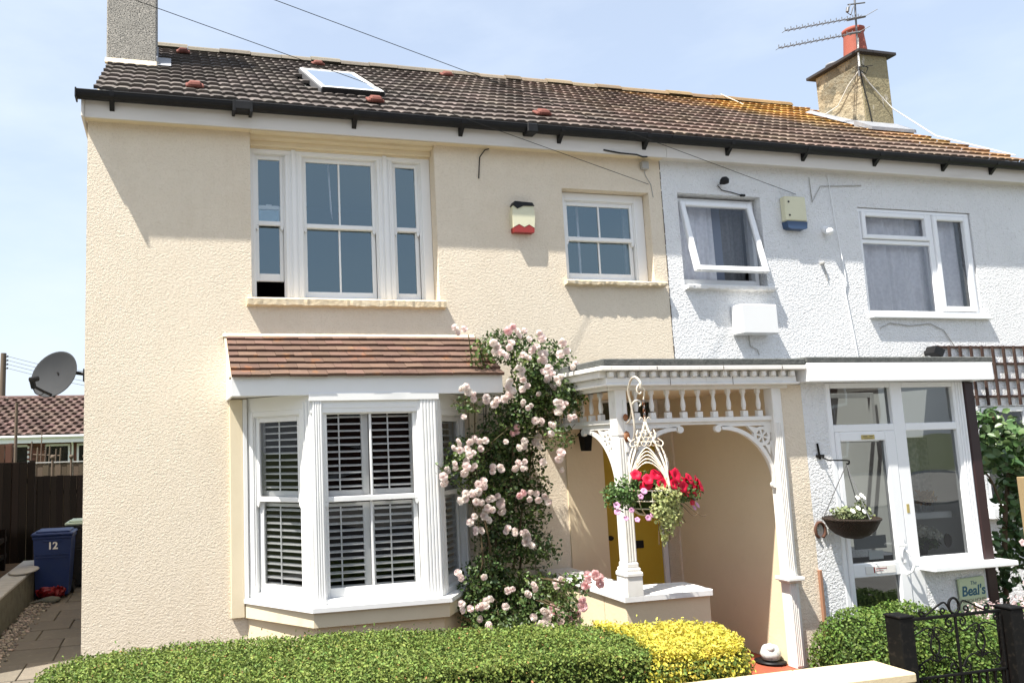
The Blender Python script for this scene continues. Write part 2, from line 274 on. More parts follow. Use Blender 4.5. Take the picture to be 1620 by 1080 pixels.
def bez(pts, n=8):
    out = []; P = [Vector(p) for p in pts]; P = [P[0]] + P + [P[-1]]
    for i in range(1, len(P) - 2):
        for k in range(n):
            u = k / n; out.append(.5 * ((2 * P[i]) + (-P[i - 1] + P[i + 1]) * u + (2 * P[i - 1] - 5 * P[i] + 4 * P[i + 1] - P[i + 2]) * u * u + (-P[i - 1] + 3 * P[i] - 3 * P[i + 1] + P[i + 2]) * u ** 3))
    return out + [P[-2]]
def tag(o, label=None, cat=None, group=None, kind=None):
    if label: o['label'] = label
    if cat: o['category'] = cat
    if group: o['group'] = group
    if kind: o['kind'] = kind
    return o
def thing(name, loc, label, cat, group=None):
    o = bpy.data.objects.new(name, None); COL.objects.link(o); place(o, loc); o.empty_display_size = .1; return tag(o, label, cat, group)
def dup(o, delta, parent):
    c = o.copy(); COL.objects.link(c); place(c, WL[o.name] + Vector(delta), parent); return c
def wall(mb, x0, x1, z0, z1, y, depth, holes):
    """flat wall facing -y at y, with openings that have reveals"""
    xs = sorted({x0, x1, *[h[0] for h in holes], *[h[1] for h in holes]}); zs = sorted({z0, z1, *[h[2] for h in holes], *[h[3] for h in holes]})
    for i in range(len(xs) - 1):
        for j in range(len(zs) - 1):
            cx, cz = (xs[i] + xs[i + 1]) / 2, (zs[j] + zs[j + 1]) / 2
            if any(h[0] < cx < h[1] and h[2] < cz < h[3] for h in holes): continue
            a, b, c, d = xs[i], xs[i + 1], zs[j], zs[j + 1]
            mb.add([(a, y, c), (b, y, c), (b, y, d), (a, y, d)], [(0, 1, 2, 3)])
            mb.add([(a, y + depth, c), (b, y + depth, c), (b, y + depth, d), (a, y + depth, d)], [(3, 2, 1, 0)])
    for a, b, c, d in holes:
        e = y + depth
        mb.add([(a, y, c), (a, e, c), (a, e, d), (a, y, d)], [(3, 2, 1, 0)]); mb.add([(b, y, c), (b, e, c), (b, e, d), (b, y, d)], [(0, 1, 2, 3)])
        mb.add([(a, y, d), (b, y, d), (b, e, d), (a, e, d)], [(0, 3, 2, 1)][::-1]); mb.add([(a, y, c), (b, y, c), (b, e, c), (a, e, c)], [(0, 1, 2, 3)])
    e = y + depth
    mb.add([(x0, y, z0), (x0, e, z0), (x0, e, z1), (x0, y, z1)], [(3, 2, 1, 0)]); mb.add([(x1, y, z0), (x1, e, z0), (x1, e, z1), (x1, y, z1)], [(0, 1, 2, 3)])
    mb.add([(x0, y, z1), (x1, y, z1), (x1, e, z1), (x0, e, z1)], [(0, 1, 2, 3)])
def frame_rect(mb, x0, x1, y0, y1, z0, z1, l, r, b, t, bev=.004):
    mb.box(x0, x0 + l, y0, y1, z0, z1, bev); mb.box(x1 - r, x1, y0, y1, z0, z1, bev)
    mb.box(x0 + l - .001, x1 - r + .001, y0 + .001, y1, z1 - t, z1 - .0005, bev); mb.box(x0 + l - .001, x1 - r + .001, y0 + .001, y1, z0 + .0005, z0 + b, bev)
def room(x0, x1, y0, y1, z0, z1, parent, m=None):
    mb = MB(); mb.add([(x0, y0, z0), (x1, y0, z0), (x1, y1, z0), (x0, y1, z0), (x0, y0, z1), (x1, y0, z1), (x1, y1, z1), (x0, y1, z1)],
                      [(0, 1, 2, 3), (4, 7, 6, 5), (1, 5, 6, 2), (2, 6, 7, 3), (3, 7, 4, 0)])
    return mb.build('room_interior', m or m_dark, parent)
def sash_window(parent, M, x0, x1, z0, z1, meet, bars=0, fl=.05, fr=.05, ft=.05, fb=.05, raise_=0., stile=.042, horn=True, pane=None, glazing=.018):
    """box frame plus two sliding sashes, local y = 0 is the front of the frame"""
    pane = pane or m_pane
    mb = MB(M); frame_rect(mb, x0, x1, 0, .13, z0, z1, fl, fr, fb, ft)
    w = mb.build('window', m_white, parent)
    a, b, c, d = x0 + fl, x1 - fr, z0 + fb, z1 - ft
    e = .012
    mb = MB(M)                                   # inner bead
    frame_rect(mb, a - .001, b + .001, .018, .03, c - .001, d + .001, e, e, .002, e, .002); mb.build('staff_bead', m_white, w)
    a += e * .6; b -= e * .6; d -= e * .6
    mb = MB(M); frame_rect(mb, a, b, .03, .065, meet - .022, d, stile, stile, .045, .045)
    for k in range(bars): xx = a + (b - a) * (k + 1) / (bars + 1); mb.box(xx - glazing / 2, xx + glazing / 2, .034, .062, meet + .02, d - .044, .003)
    if horn:
        for s in (a + .002, b - .036): mb.prism([(s, meet - .022), (s + .034, meet - .022), (s + .030, meet - .050), (s + .017, meet - .072), (s + .004, meet - .050)], .031, .064, 'y')
    mb.build('upper_sash', m_white, w)
    MB(M).add([(a + stile, .048, meet), (b - stile, .048, meet), (b - stile, .048, d - .04), (a + stile, .048, d - .04)], [(0, 1, 2, 3)]).build('pane', pane, w)
    r = raise_
    mb = MB(M); frame_rect(mb, a, b, .067, .10, c + r, meet + .022 + r, stile + .006, stile + .006, .078, .042)
    for k in range(bars): xx = a + (b - a) * (k + 1) / (bars + 1); mb.box(xx - glazing / 2, xx + glazing / 2, .071, .097, c + r + .077, meet + r - .02, .003)
    mb.box((a + b) / 2 - .03, (a + b) / 2 + .03, .069, .085, meet + .022 + r, meet + .032 + r, .004)
    mb.build('lower_sash', m_white, w)
    MB(M).add([(a + stile, .084, c + r + .07), (b - stile, .084, c + r + .07), (b - stile, .084, meet + r), (a + stile, .084, meet + r)], [(0, 1, 2, 3)]).build('pane', pane, w)
    return w
I4 = Matrix.Identity(4)
def Ty(y): return Matrix.Translation((0, y, 0))

# ---------------------------------------------------------------- leaves
def leaf_mesh(name, P, N, size, m, parent=None, kind=None, aspect=.55, droop=.0, jitter=.7):
    n = len(P); N = N + RNG.normal(0, jitter, (n, 3)); N /= np.linalg.norm(N, axis=1)[:, None] + 1e-9
    A = RNG.normal(0, 1, (n, 3)); A[:, 2] -= droop; A -= (A * N).sum(1)[:, None] * N; A /= np.linalg.norm(A, axis=1)[:, None] + 1e-9
    B = np.cross(N, A); s = (size * RNG.uniform(.65, 1.3, n))[:, None]
    V = np.empty((n, 6, 3)); w = aspect * .5
    V[:, 0] = P; V[:, 1] = P + A * s * .35 + B * s * w + N * s * .09; V[:, 2] = P + A * s * .75 + B * s * w * .72 + N * s * .05
    V[:, 3] = P + A * s - N * s * .06; V[:, 4] = P + A * s * .75 - B * s * w * .72 + N * s * .05; V[:, 5] = P + A * s * .35 - B * s * w + N * s * .09
    if parent is not None or MATW.get(m.name): org = np.array((0., 0, 0))
    else: org = P.mean(0)
    V = V.reshape(-1, 3) - org
    idx = np.arange(n)[:, None] * 6; F = np.concatenate([idx + np.array([0, 1, 2, 3]), idx + np.array([0, 3, 4, 5])], 1).reshape(-1, 4)
    me = bpy.data.meshes.new(name); me.vertices.add(len(V)); me.vertices.foreach_set('co', V.ravel()); me.loops.add(F.size); me.loops.foreach_set('vertex_index', F.ravel().astype(np.int32))
    me.polygons.add(len(F)); me.polygons.foreach_set('loop_start', np.arange(0, F.size, 4, dtype=np.int32)); me.polygons.foreach_set('loop_total', np.full(len(F), 4, dtype=np.int32))
    me.update(calc_edges=True); me.materials.append(m); o = bpy.data.objects.new(name, me); COL.objects.link(o); place(o, tuple(org), parent); return o
def in_ellipsoids(ells, n, shell=.35):
    """ells: (cx,cy,cz,rx,ry,rz,weight)"""
    w = np.array([e[6] * (e[3] * e[4] * e[5]) ** .66 for e in ells]); k = RNG.choice(len(ells), n, p=w / w.sum()); E = np.array(ells)[k]
    d = RNG.normal(0, 1, (n, 3)); d /= np.linalg.norm(d, axis=1)[:, None]; r = RNG.uniform(shell, 1.05, n) ** .6
    return E[:, :3] + d * E[:, 3:6] * r[:, None], d

# ================================================================ THE SETTING
def struct(name, mb, m):
    o = mb.build(name, m); o['kind'] = 'structure'; return o
struct('ground', MB().add([(-600, -600, -.03), (600, -600, -.03), (600, 600, -.03), (-600, 600, -.03)], [(0, 1, 2, 3)]), m_grass)
struct('road', MB().box(-80, 80, -13.5, -5.6, -.20, -.022), m_asphalt)
struct('pavement', MB().box(-80, 80, -5.6, -3.34, -.15, .08, .01), m_flag)
struct('far_pavement', MB().box(-80, 80, -24, -13.5, -.15, .06, .01), m_flag)
struct('garden_soil', MB().box(-.9, 10.5, -2.95, -.02, -.1, .0), m_soil)
# alley path of irregular slabs
mb = MB(); base = MB().box(-1.90, -.70, -3.2, 9.2, -.12, -.006)
struct('path_bedding', base, m_joint)
rows = [-3.1, -2.4, -1.75, -1.05, -.45, .18, .82, 1.42, 2.02, 2.42, 2.93, 3.45, 4.1, 4.7, 5.4, 6.1, 6.9, 7.8, 9.1]
cuts = {6: (-1.42,), 7: (-1.18,), 8: (-1.19,), 9: (-1.50,), 10: (-1.2,), 11: (-1.45,), 12: (-1.1,)}
for i in range(len(rows) - 1):
    xs = [-1.88, *(cuts.get(i, (-1.3 - .15 * (i % 2),))), -.765]
    for a, b in zip(xs, xs[1:]):
        dz = random.uniform(-.004, .004); mb.box(a + .007, b - .007, rows[i] + .007, rows[i + 1] - .007, -.05, .012 + dz, .005)
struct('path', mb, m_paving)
# pebbles between path and retaining wall
mb = MB()
for _ in range(900):
    x = random.triangular(-1.95, -1.62, -1.88); y = random.uniform(1.0, 5.0); r = random.uniform(.008, .022)
    mb.sphere((x, y, .014 + r * .3), r, 6, 1.2, 1, .7)
tag(mb.build('gravel', m_gravel), 'strip of mixed pebbles between the path slabs and the low retaining wall', 'gravel', kind='stuff')
# porch steps / red tiled path to the porch
mb = MB()
yy = -2.9
while yy < -.02:
    xx = 3.62 if yy > -1.5 else 4.46
    while xx < 5.22:
        mb.box(xx + .002, min(xx + .148, 5.235), yy + .002, yy + .148, .0, .098, .003); xx += .15
    yy += .15
struct('porch_path', mb, m_quarry)

# ================================================================ CREAM HOUSE
HC = thing('cream_house', (2.3, 0, 0), 'cream roughcast rendered house with bay window, pink rose and mustard yellow front door', 'house')
W1 = (.75, 2.655, 3.53, 5.215); W2 = (4.10, 5.166, 3.775, 4.80); DO = (4.38, 5.22, .10, 2.52); BO = (.80, 2.73, .60, 2.56)
mb = MB(); wall(mb, -.757, 5.336, -.05, 5.215, 0, .28, [W1, W2, DO, BO])
mb.build('front_wall', m_cream, HC)
mb = MB(); mb.prism([(.28, -.05), (6.9, -.05), (6.9, 5.2), (3.3, 7.62), (.28, 5.5)], -.757, -.50, 'x'); mb.box(-.757, 5.3, 6.9, 7.1, -.05, 5.2)
mb.build('gable_and_back_wall', m_cream, HC)
def rough_sill(x0, x1, z0, z1, y0, parent, m, seed, under=.012):
    rnd = random.Random(seed); V = []; F = []; n = max(10, int((x1 - x0) / .03))
    for i in range(n + 1):
        x = x0 + (x1 - x0) * i / n; a = rnd.uniform(-.004, .004); c = rnd.uniform(-under, under * .4)
        V += [(x, .26, z1 + .02), (x, y0 + .012 + a, z1 + a * .5), (x, y0 + a, z1 - .012), (x, y0 + a + .003, z0 + .01 + c), (x, .0, z0 + c)]
    for i in range(n):
        for k in range(4): F.append((i * 5 + k, i * 5 + k + 1, (i + 1) * 5 + k + 1, (i + 1) * 5 + k)[::-1])
    F.append((4, 3, 2, 1, 0)[::-1]); F.append(tuple(n * 5 + k for k in range(5))[::-1])
    return MB().add(V, F).build('window_sill', m, parent)
rough_sill(.70, 2.70, 3.452, 3.53, -.065, HC, m_sill, 3, .006)
rough_sill(4.06, 5.27, 3.728, 3.778, -.075, HC, m_sill, 5)
# --- big upper window: three sashes
bay_up = MB(); frame_rect(bay_up, .752, 2.653, .15, .27, 3.54, 5.085, .045, .10, .035, .045, .004)
for a, b in ((1.115, 1.285), (2.075, 2.24)):
    bay_up.box(a, b, .15, .27, 3.575, 5.04, .004); bay_up.box(a + .03, a + .045, .142, .16, 3.575, 5.05, .003); bay_up.box(b - .045, b - .03, .142, .16, 3.575, 5.05, .003)
    bay_up.box((a + b) / 2 - .022, (a + b) / 2 + .022, .136, .16, 3.56, 5.09, .004)
bay_up.build('upper_window_frame', m_white, HC)
sash_window(HC, Ty(.17), .795, 1.12, 3.57, 5.06, 4.335, 0, .012, .012, .012, .006, raise_=.175, stile=.034)
sash_window(HC, Ty(.17), 1.28, 2.08, 3.57, 5.06, 4.325, 1, .012, .012, .012, .006, stile=.036)
sash_window(HC, Ty(.17), 2.235, 2.555, 3.57, 5.06, 4.325, 0, .012, .012, .012, .006, stile=.034)
mb = MB(); mb.box(.752, 2.653, .145, .27, 5.085, 5.212, .003); mb.box(.752, 2.653, .02, .145, 5.150, 5.212, .003); mb.box(.752, 2.653, .10, .145, 5.10, 5.152, .004)
mb.box(.752, 2.653, -.06, .022, 5.178, 5.213, .004); mb.box(.752, 2.653, -.10, -.058, 5.165, 5.213, .004)
mb.build('window_head_board', m_cream_wood, HC)
room(.6, 2.9, .30, 2.6, 3.2, 5.3, HC)
MB().box(.62, .75, .42, .44, 3.6, 5.1).build('curtain', m_net, HC)
MB().prism([(1.60, 5.05), (1.615, 5.05), (1.64, 4.45), (1.62, 4.55)], .38, .385, 'y').build('curtain', m_net, HC)
# --- small upper window
w = sash_window(HC, Ty(.11), 4.11, 5.162, 3.79, 4.795, 4.285, 1, .075, .115, .085, .04, stile=.035)
room(3.9, 5.3, .30, 2.0, 3.4, 5.1, HC)
MB().box(4.52, 4.545, .45, .46, 3.7, 4.8).build('curtain', m_net, HC)
MB().box(5.04, 5.13, .33, .35, 3.8, 4.8).build('curtain', m_net, HC)
# --- front door recessed
mb = MB(); frame_rect(mb, 4.385, 5.215, .19, .27, .10, 2.515, .045, .055, .03, .03); mb.box(4.42, 5.17, .191, .26, 2.12, 2.27, .005)
dfr = mb.build('door_frame', m_white, HC)
mb = MB(); mb.box(4.43, 5.158, .215, .255, .135, 2.118, .004)
door = mb.build('front_door', m_yellow, HC)
mb = MB(); mb.box(4.755, 4.925, .195, .214, .925, 1.005, .006); mb.build('letter_box', m_black, door)
mb = MB(); mb.tube([(4.50, .213, 1.055), (4.50, .15, 1.055)], .010, 8); mb.sphere((4.50, .15, 1.055), .033, 12, 1.2, .7, .8); mb.build('door_knob', m_black, door)
MB().add([(4.43, .23, 2.27), (5.16, .23, 2.27), (5.16, .23, 2.49), (4.43, .23, 2.49)], [(0, 1, 2, 3)]).build('fanlight_pane', m_pane, HC)
room(4.2, 5.3, .30, 2.0, 0, 2.6, HC)

# --- bay window
A = Vector((.675, 0)); B = Vector((1.20, -.60)); C = Vector((2.345, -.60)); D = Vector((2.87, 0))
def off(d):  # plan of the bay grown outwards by d
    a = R(48.8)
    nx, ny = math.sin(a), math.cos(a)
    return [(A.x - d / nx, 0), (B.x - d * math.tan(a / 2), B.y - d), (C.x + d * math.tan(a / 2), C.y - d), (D.x + d / nx, 0)]
BAY = MB().prism(off(.0), -.05, .60).build('bay_window', m_cream_smooth, HC)
def splay(p, q):   # matrix mapping local x along p->q, local y inward
    d = (q - p); L = d.length; d.normalize()
    return Matrix(((d.x, -d.y, 0, p.x), (d.y, d.x, 0, p.y), (0, 0, 1, 0), (0, 0, 0, 1))), L
mb = MB(); mb.prism([(.652, -.0), (.655, -.03), (1.165, -.655), (2.38, -.655), (2.89, -.03), (2.893, -.0)], .588, .716); mb.build('bay_apron', m_cream_wood, BAY)
MB().prism([(.63, -.0), (.635, -.03), (1.152, -.695), (2.393, -.695), (2.91, -.03), (2.915, -.0)], .717, .756).build('bay_sill', m_white, BAY)
mb = MB()
MA, LA = splay(A, B); MC, LC = splay(C, D); MF, LF = splay(B, C)
# head boards + pilasters
for M_, L_ in ((MA, LA), (MF, LF), (MC, LC)):
    mb.M = M_; mb.box(-.02, L_ + .02, .005, .12, 2.395, 2.57, .003)
mb.M = MF; mb.box(-.03, LF + .03, -.020, .01, 2.50, 2.57, .004)
mb.M = None; hd = mb.build('bay_head', m_white, BAY)
def reeded(M_, x0, x1, n, yf=-.014):
    mb = MB(M_)
    mb.box(x0, x1, yf + .008, .12, .757, 2.499, .003)
    w_ = (x1 - x0) / n
    for i in range(n): mb.box(x0 + i * w_ + w_ * .16, x0 + (i + 1) * w_ - w_ * .16, yf, yf + .01, .757, 2.499, .003)
    mb.build('pilaster', m_white, BAY)
reeded(MF, .002, .085, 4); reeded(MF, LF - .152, LF - .002, 5)
reeded(MA, LA - .12, LA - .01, 3, -.006); reeded(MC, .01, .12, 3, -.006)
sash_window(BAY, MF, .070, LF - .135, .757, 2.475, 1.64, 1, .024, .040, .04, .045, pane=m_pane_bay, stile=.034)
sash_window(BAY, MA, .02, LA - .10, .757, 2.44, 1.64, 0, .07, .05, .05, .045, pane=m_pane_bay, stile=.045)
sash_window(BAY, MC, .10, LC - .03, .757, 2.41, 1.64, 0, .05, .06, .05, .045, pane=m_pane_bay, stile=.045)
# plantation shutters behind the sashes
def shutters(M_, x0, x1, panels, y=.122):
    for i in range(panels):
        a = x0 + (x1 - x0) * i / panels + .004; b = x0 + (x1 - x0) * (i + 1) / panels - .004
        sh = MB(M_); st = .05
        if panels == 2: l_, r_ = (.028, .065) if i == 0 else (.03, .055)
        else: l_, r_ = .06, .03
        for (z0, z1, bt, tp) in ((.80, 1.60, .045, .03), (1.612, 2.42, .10, .03)):
            frame_rect(sh, a, b, y, y + .028, z0, z1, l_, r_, bt, tp, .003)
        s_ = sh.build('shutter', m_white, BAY)
        lv = MB(M_)
        for (z0, z1) in ((.845, 1.57), (1.712, 2.39)):
            n = int(round((z1 - z0) / .060)); dz = (z1 - z0) / n
            for k in range(n):
                z = z0 + dz * (k + .5)
                lv.add([(a + l_, y - .016, z - .006), (b - r_, y - .016, z - .006), (b - r_, y + .030, z + .004), (a + l_, y + .030, z + .004),
                        (a + l_, y - .016, z + .002), (b - r_, y - .016, z + .002), (b - r_, y + .030, z + .012), (a + l_, y + .030, z + .012)],
                       [(0, 3, 2, 1), (4, 5, 6, 7), (0, 1, 5, 4), (1, 2, 6, 5), (2, 3, 7, 6), (3, 0, 4, 7)])
            xx = a + l_ + (b - r_ - a - l_) * .40; lv.box(xx - .006, xx + .006, y - .022, y - .0145, z0, z1)
        lv.build('louvres', m_white, s_)
shutters(MF, .085, LF - .16, 2); shutters(MA, .05, LA - .12, 1); shutters(MC, .12, LC - .06, 1)
# dark room behind the bay (walls follow the splay)
mb = MB(); mb.add([(.8, .3, .7), (2.75, .3, .7), (2.75, 2.4, .7), (.8, 2.4, .7), (.8, .3, 2.6), (2.75, .3, 2.6), (2.75, 2.4, 2.6), (.8, 2.4, 2.6)], [(0, 1, 2, 3), (4, 7, 6, 5), (1, 5, 6, 2), (2, 6, 7, 3), (3, 7, 4, 0)])
mb.prism([(.82, .02), (1.30, -.36), (2.25, -.36), (2.72, .02), (2.72, .3), (.82, .3)], .62, .74); mb.build('room_interior', m_dark, BAY)
# strip pilaster boards on the wall either side and the projecting roof
MB().box(.525, .645, -.035, .0, .59, 2.56, .004).build('wall_board', m_cream_wood, BAY); MB().box(2.90, 3.0, -.03, .0, .59, 2.56, .004).build('wall_board', m_cream_wood, BAY)
MB().box(.646, .685, -.045, .0, .758, 2.56, .003).build('corner_board', m_white, BAY)
mb = MB(); mb.box(.50, 3.02, -.60, -.575, 2.553, 2.725, .003); mb.box(.50, .525, -.575, .0, 2.553, 2.73, .003); mb.box(2.995, 3.02, -.575, .0, 2.553, 2.73, .003)
mb.prism([(-.575, 2.73), (0, 2.73), (0, 3.10)], .502, .522, 'x'); mb.prism([(-.575, 2.73), (0, 2.73), (0, 3.10)], 2.998, 3.018, 'x')
mb.build('bay_fascia', m_white, BAY)
MB().box(.526, 2.994, -.574, .0, 2.575, 2.60).build('bay_soffit', m_white, BAY)
def plain_tiles(x0, x1, ya, za, yb, zb, rows_, tw, parent, m):
    """eave (ya,za) to top (yb,zb)"""
    mb = MB(); rnd = random.Random(4); sl = Vector((0, yb - ya, zb - za)); L_ = sl.length; sl.normalize(); nrm = Vector((0, -sl.z, sl.y))
    for r_ in range(rows_):
        s0 = L_ * r_ / rows_; s1 = min(L_, L_ * (r_ + 1.35) / rows_); x = x0 - (tw / 2 if r_ % 2 else 0)
        while x < x1 - .01:
            a = max(x, x0) + .0015; b = min(x + tw, x1) - .0015
            if b - a > .02:
                j = rnd.uniform(-.004, .004); h = rnd.uniform(0, .004)
                p = Vector((0, ya, za)) + sl * (s0 + j) + nrm * (.040 + h); q = Vector((0, ya, za)) + sl * s1 + nrm * .012
                lo = Vector((0, ya, za)) + sl * (s0 + j) + nrm * (.012 + h)
                t2 = rnd.uniform(-.003, .003)
                mb.add([(a, p.y, p.z), (b, p.y, p.z + t2), (b, q.y, q.z), (a, q.y, q.z), (a, lo.y, lo.z), (b, lo.y, lo.z + t2), (b, q.y, q.z - .02), (a, q.y, q.z - .02)],
                       [(0, 1, 2, 3), (4, 5, 1, 0), (0, 3, 7, 4), (5, 6, 2, 1), (4, 7, 6, 5)])
            x += tw
    return mb.build('roof_tiles', m, parent)
plain_tiles(.50, 3.025, -.635, 2.705, 0, 3.16, 7, .168, BAY, m_clay)
mb = MB(); mb.prism([(-.035, 3.155), (.0, 3.14), (.0, 3.19), (-.010, 3.186)], .47, 3.0, 'x'); mb.prism([(-.60, 2.72), (-.02, 3.145), (0, 3.205), (0, 3.12), (-.57, 2.70)], .485, .503, 'x')
mb.build('mortar_fillet', m_cement, BAY)

# --- main roof
def roll_tiles(x0, x1, m, parent, skip=None, name='roof_tiles', seed=1):
    mb = MB(); rnd = random.Random(seed)
    E0 = Vector((0, -.20, 5.40)); T0 = Vector((0, 3.28, 7.73)); sl = T0 - E0; L_ = sl.length; sl.normalize(); nrm = Vector((0, -sl.z, sl.y)); ROWS = 14
    tw = .25; prof = []
    for k in range(2):
        for u, h in ((0, 0), (.07, .001), (.15, .007), (.26, .011), (.74, .012), (.85, .008), (.94, .001)): prof.append(((k + u) * tw / 2, h))
    prof.append((tw, 0)); npf = len(prof)
    for r_ in range(ROWS):
        s0 = L_ * r_ / ROWS; s1 = min(L_ + .02, L_ * (r_ + 1.12) / ROWS); x = x0 - (tw * .25 if r_ % 2 else tw * .75)
        while x < x1:
            if not (skip and skip(x + tw / 2, (s0 + s1) / 2)):
                j = rnd.uniform(-.007, .007); lift = rnd.uniform(0, .003); V = []; tl = rnd.uniform(-.004, .004)
                for (dx, h) in prof:
                    X = min(max(x + dx, x0), x1)
                    f = dx / tw
                    p = E0 + sl * (s0 + j) + nrm * (.032 + h + lift + tl * f); q = E0 + sl * s1 + nrm * (.006 + h * .6); b_ = E0 + sl * (s0 + j + .004) + nrm * (.004 + h * .4 + lift)
                    sag = -.02 * math.sin((X + .7) / 5.7 * math.pi) ** 2
                    V += [(X, b_.y, b_.z + sag), (X, p.y, p.z + sag), (X, q.y, q.z + sag)]
                F = []
                for k in range(npf - 1): F += [(k * 3, k * 3 + 3, k * 3 + 4, k * 3 + 1), (k * 3 + 1, k * 3 + 4, k * 3 + 5, k * 3 + 2)]
                mb.add(V, F)
            x += tw
    o = mb.build(name, m, parent)
    d = MB(); d.add([(x0, -.15, 5.33), (x1, -.15, 5.33), (x1, 3.3, 7.63), (x0, 3.3, 7.63)], [(0, 1, 2, 3)]); d.add([(x0, 3.3, 7.63), (x1, 3.3, 7.63), (x1, 6.95, 5.25), (x0, 6.95, 5.25)], [(0, 1, 2, 3)])
    d.build('roof_deck', m_felt, parent); return o
def sl_pt(x, s, n=0.):   # point on main roof slope
    sl = Vector((0, 3.48, 2.33)); L_ = sl.length; sl.normalize(); return Vector((x, -.20, 5.40)) + sl * s + Vector((0, -sl.z, sl.y)) * n
slu = Vector((0, 3.48, 2.33)).normalized(); snn = Vector((0, -slu.z, slu.y))
SKY = (1.60, 2.34, 1.02, 2.72)
roll_tiles(-.69, 5.33, m_tile, HC, skip=lambda x, s: (SKY[0] + .02 < x < SKY[1] - .02 and SKY[2] + .1 < s < SKY[3] - .1) or (x < -.2 and s > 2.25 and s < 3.0), seed=2)
def ridge(x0, x1, parent):
    mb = MB(); x = x0; rnd = random.Random(8)
    while x < x1 - .05:
        L_ = min(.44, x1 - x); dz = rnd.uniform(-.012, .012); V = []; F = []
        for xx in (x + .004, x + L_ - .004):
            for t in range(7):
                a = math.pi * (t / 6); V.append((xx, 3.3 - math.cos(a) * .145, 7.70 + dz + math.sin(a) * .105))
        for t in range(6): F.append((t, t + 7, t + 8, t + 1))
        F.append((0, 1, 2, 3, 4, 5, 6)); F.append((13, 12, 11, 10, 9, 8, 7)); mb.add(V, F); x += L_
    mb.build('ridge_tiles', m_ridge, parent)
ridge(-.65, 5.33, HC)
def vent(x, s, parent, n=1):
    M_ = Matrix(((1, 0, 0, x), (0, slu.y, snn.y, sl_pt(0, s).y), (0, slu.z, snn.z, sl_pt(0, s).z), (0, 0, 0, 1)))
    mb = MB(M_); mb.box(-.065, .065, -.02, .12, .03, .09, .02); mb.box(-.09, .09, .0, .16, .03, .06, .01)
    return mb.build('roof_vent', m_redvent, parent)
for x, s in ((.16, 3.55), (.23, .42), (2.02, 3.60), (2.10, .45), (4.0, 3.75), (4.06, .50)): vent(x, s, HC)
# roof window
p0 = sl_pt(0, 0)
M_ = Matrix(((1, 0, 0, 0), (0, slu.y, snn.y, p0.y), (0, slu.z, snn.z, p0.z), (0, 0, 0, 1)))
mb = MB(M_); frame_rect2 = [(SKY[0], SKY[0] + .07, SKY[2], SKY[3]), (SKY[1] - .07, SKY[1], SKY[2], SKY[3]), (SKY[0] + .07, SKY[1] - .07, SKY[2] + .001, SKY[2] + .10), (SKY[0] + .07, SKY[1] - .07, SKY[3] - .09, SKY[3] - .001)]
for a, b, c, d in frame_rect2: mb.box(a, b, c, d, -.02, .060, .006)
sk = mb.build('roof_window', mat('grey_metal_cladding', (.12, .12, .125), .5, .4), HC)
mb = MB(M_)
for a, b, c, d in ((SKY[0] + .012, SKY[0] + .06, SKY[2] + .02, SKY[3] - .02), (SKY[1] - .06, SKY[1] - .012, SKY[2] + .02, SKY[3] - .02), (SKY[0] + .06, SKY[1] - .06, SKY[2] + .03, SKY[2] + .09), (SKY[0] + .06, SKY[1] - .06, SKY[3] - .08, SKY[3] - .03)): mb.box(a, b, c, d, .060, .074, .004)
mb.build('sash', m_white_old, sk)
MB(M_).box(SKY[0] + .015, SKY[1] - .015, SKY[2] - .012, SKY[2] + .02, -.0, .072, .004).build('lower_cover', m_black, sk)
MB(M_).add([(SKY[0] + .05, SKY[2] + .08, .067), (SKY[1] - .05, SKY[2] + .08, .067), (SKY[1] - .05, SKY[3] - .07, .067), (SKY[0] + .05, SKY[3] - .07, .067)], [(0, 1, 2, 3)]).build('pane', glass_mat('roof_window_pane', refl=2.5, add=.35), sk)
MB(M_).box(SKY[0] + .06, SKY[1] - .06, SKY[2] + .08, SKY[3] - .07, .03, .055).build('blind', mat('pale_blind', (.62, .66, .74), .8, .2), sk)
# chimney at the left gable
mb = MB(); mb.box(-.722, -.165, 1.50, 2.35, 5.9, 9.6, .012); ch = mb.build('chimney', m_pebble, HC)
mb = MB()
mb.prism([(1.45, 6.53), (1.50, 6.53), (1.50, 6.61)], -.735, -.14, 'x'); mb.build('mortar_skirt', m_cement, ch)
mb = MB(); mb.prism([(1.42, 6.50), (2.3, 7.10), (2.3, 7.22), (1.42, 6.62)], -.165, -.155, 'x'); mb.add([(-.16, 1.40, 6.52), (-.0, 1.40, 6.52), (-.0, 1.95, 6.90), (-.16, 1.95, 6.90)], [(0, 1, 2, 3)])
mb.build('flashing', m_lead, ch)
# eaves
def eaves(x0, x1, parent, brk):
    mb = MB(); mb.box(x0, x1, -.14, -.118, 5.165, 5.345, .003); mb.build('fascia', m_fascia, parent)
    MB().box(x0, x1, -.118, .0, 5.185, 5.20).build('soffit', m_cream_wood if x0 < 3 else m_fascia, parent)
eaves(-.775, 5.332, HC, 0)
MB().box(-.80, -.775, -.165, .5, 5.16, 5.36, .006).build('verge_box_end', m_fascia, HC)
def gutter(x0, x1, parent):
    V = []; F = []; n = 9
    for x in (x0, x1):
        for k in range(n):
            a = math.pi * k / (n - 1); V.append((x, -.205 - .062 * math.cos(a), 5.372 - .068 * math.sin(a)))
        for k in range(n):
            a = math.pi * (1 - k / (n - 1)); V.append((x, -.205 - .055 * math.cos(a), 5.372 - .060 * math.sin(a)))
    N2 = 2 * n
    for k in range(N2): F.append((k, N2 + k, N2 + (k + 1) % N2, (k + 1) % N2))
    F.append(tuple(range(N2))); F.append(tuple(range(2 * N2 - 1, N2 - 1, -1)))
    mb = MB(); mb.add(V, F); mb.tube([(x0, -.262, 5.37), (x1, -.262, 5.37)], .008, 6)
    return mb.build('gutter', m_black, parent)
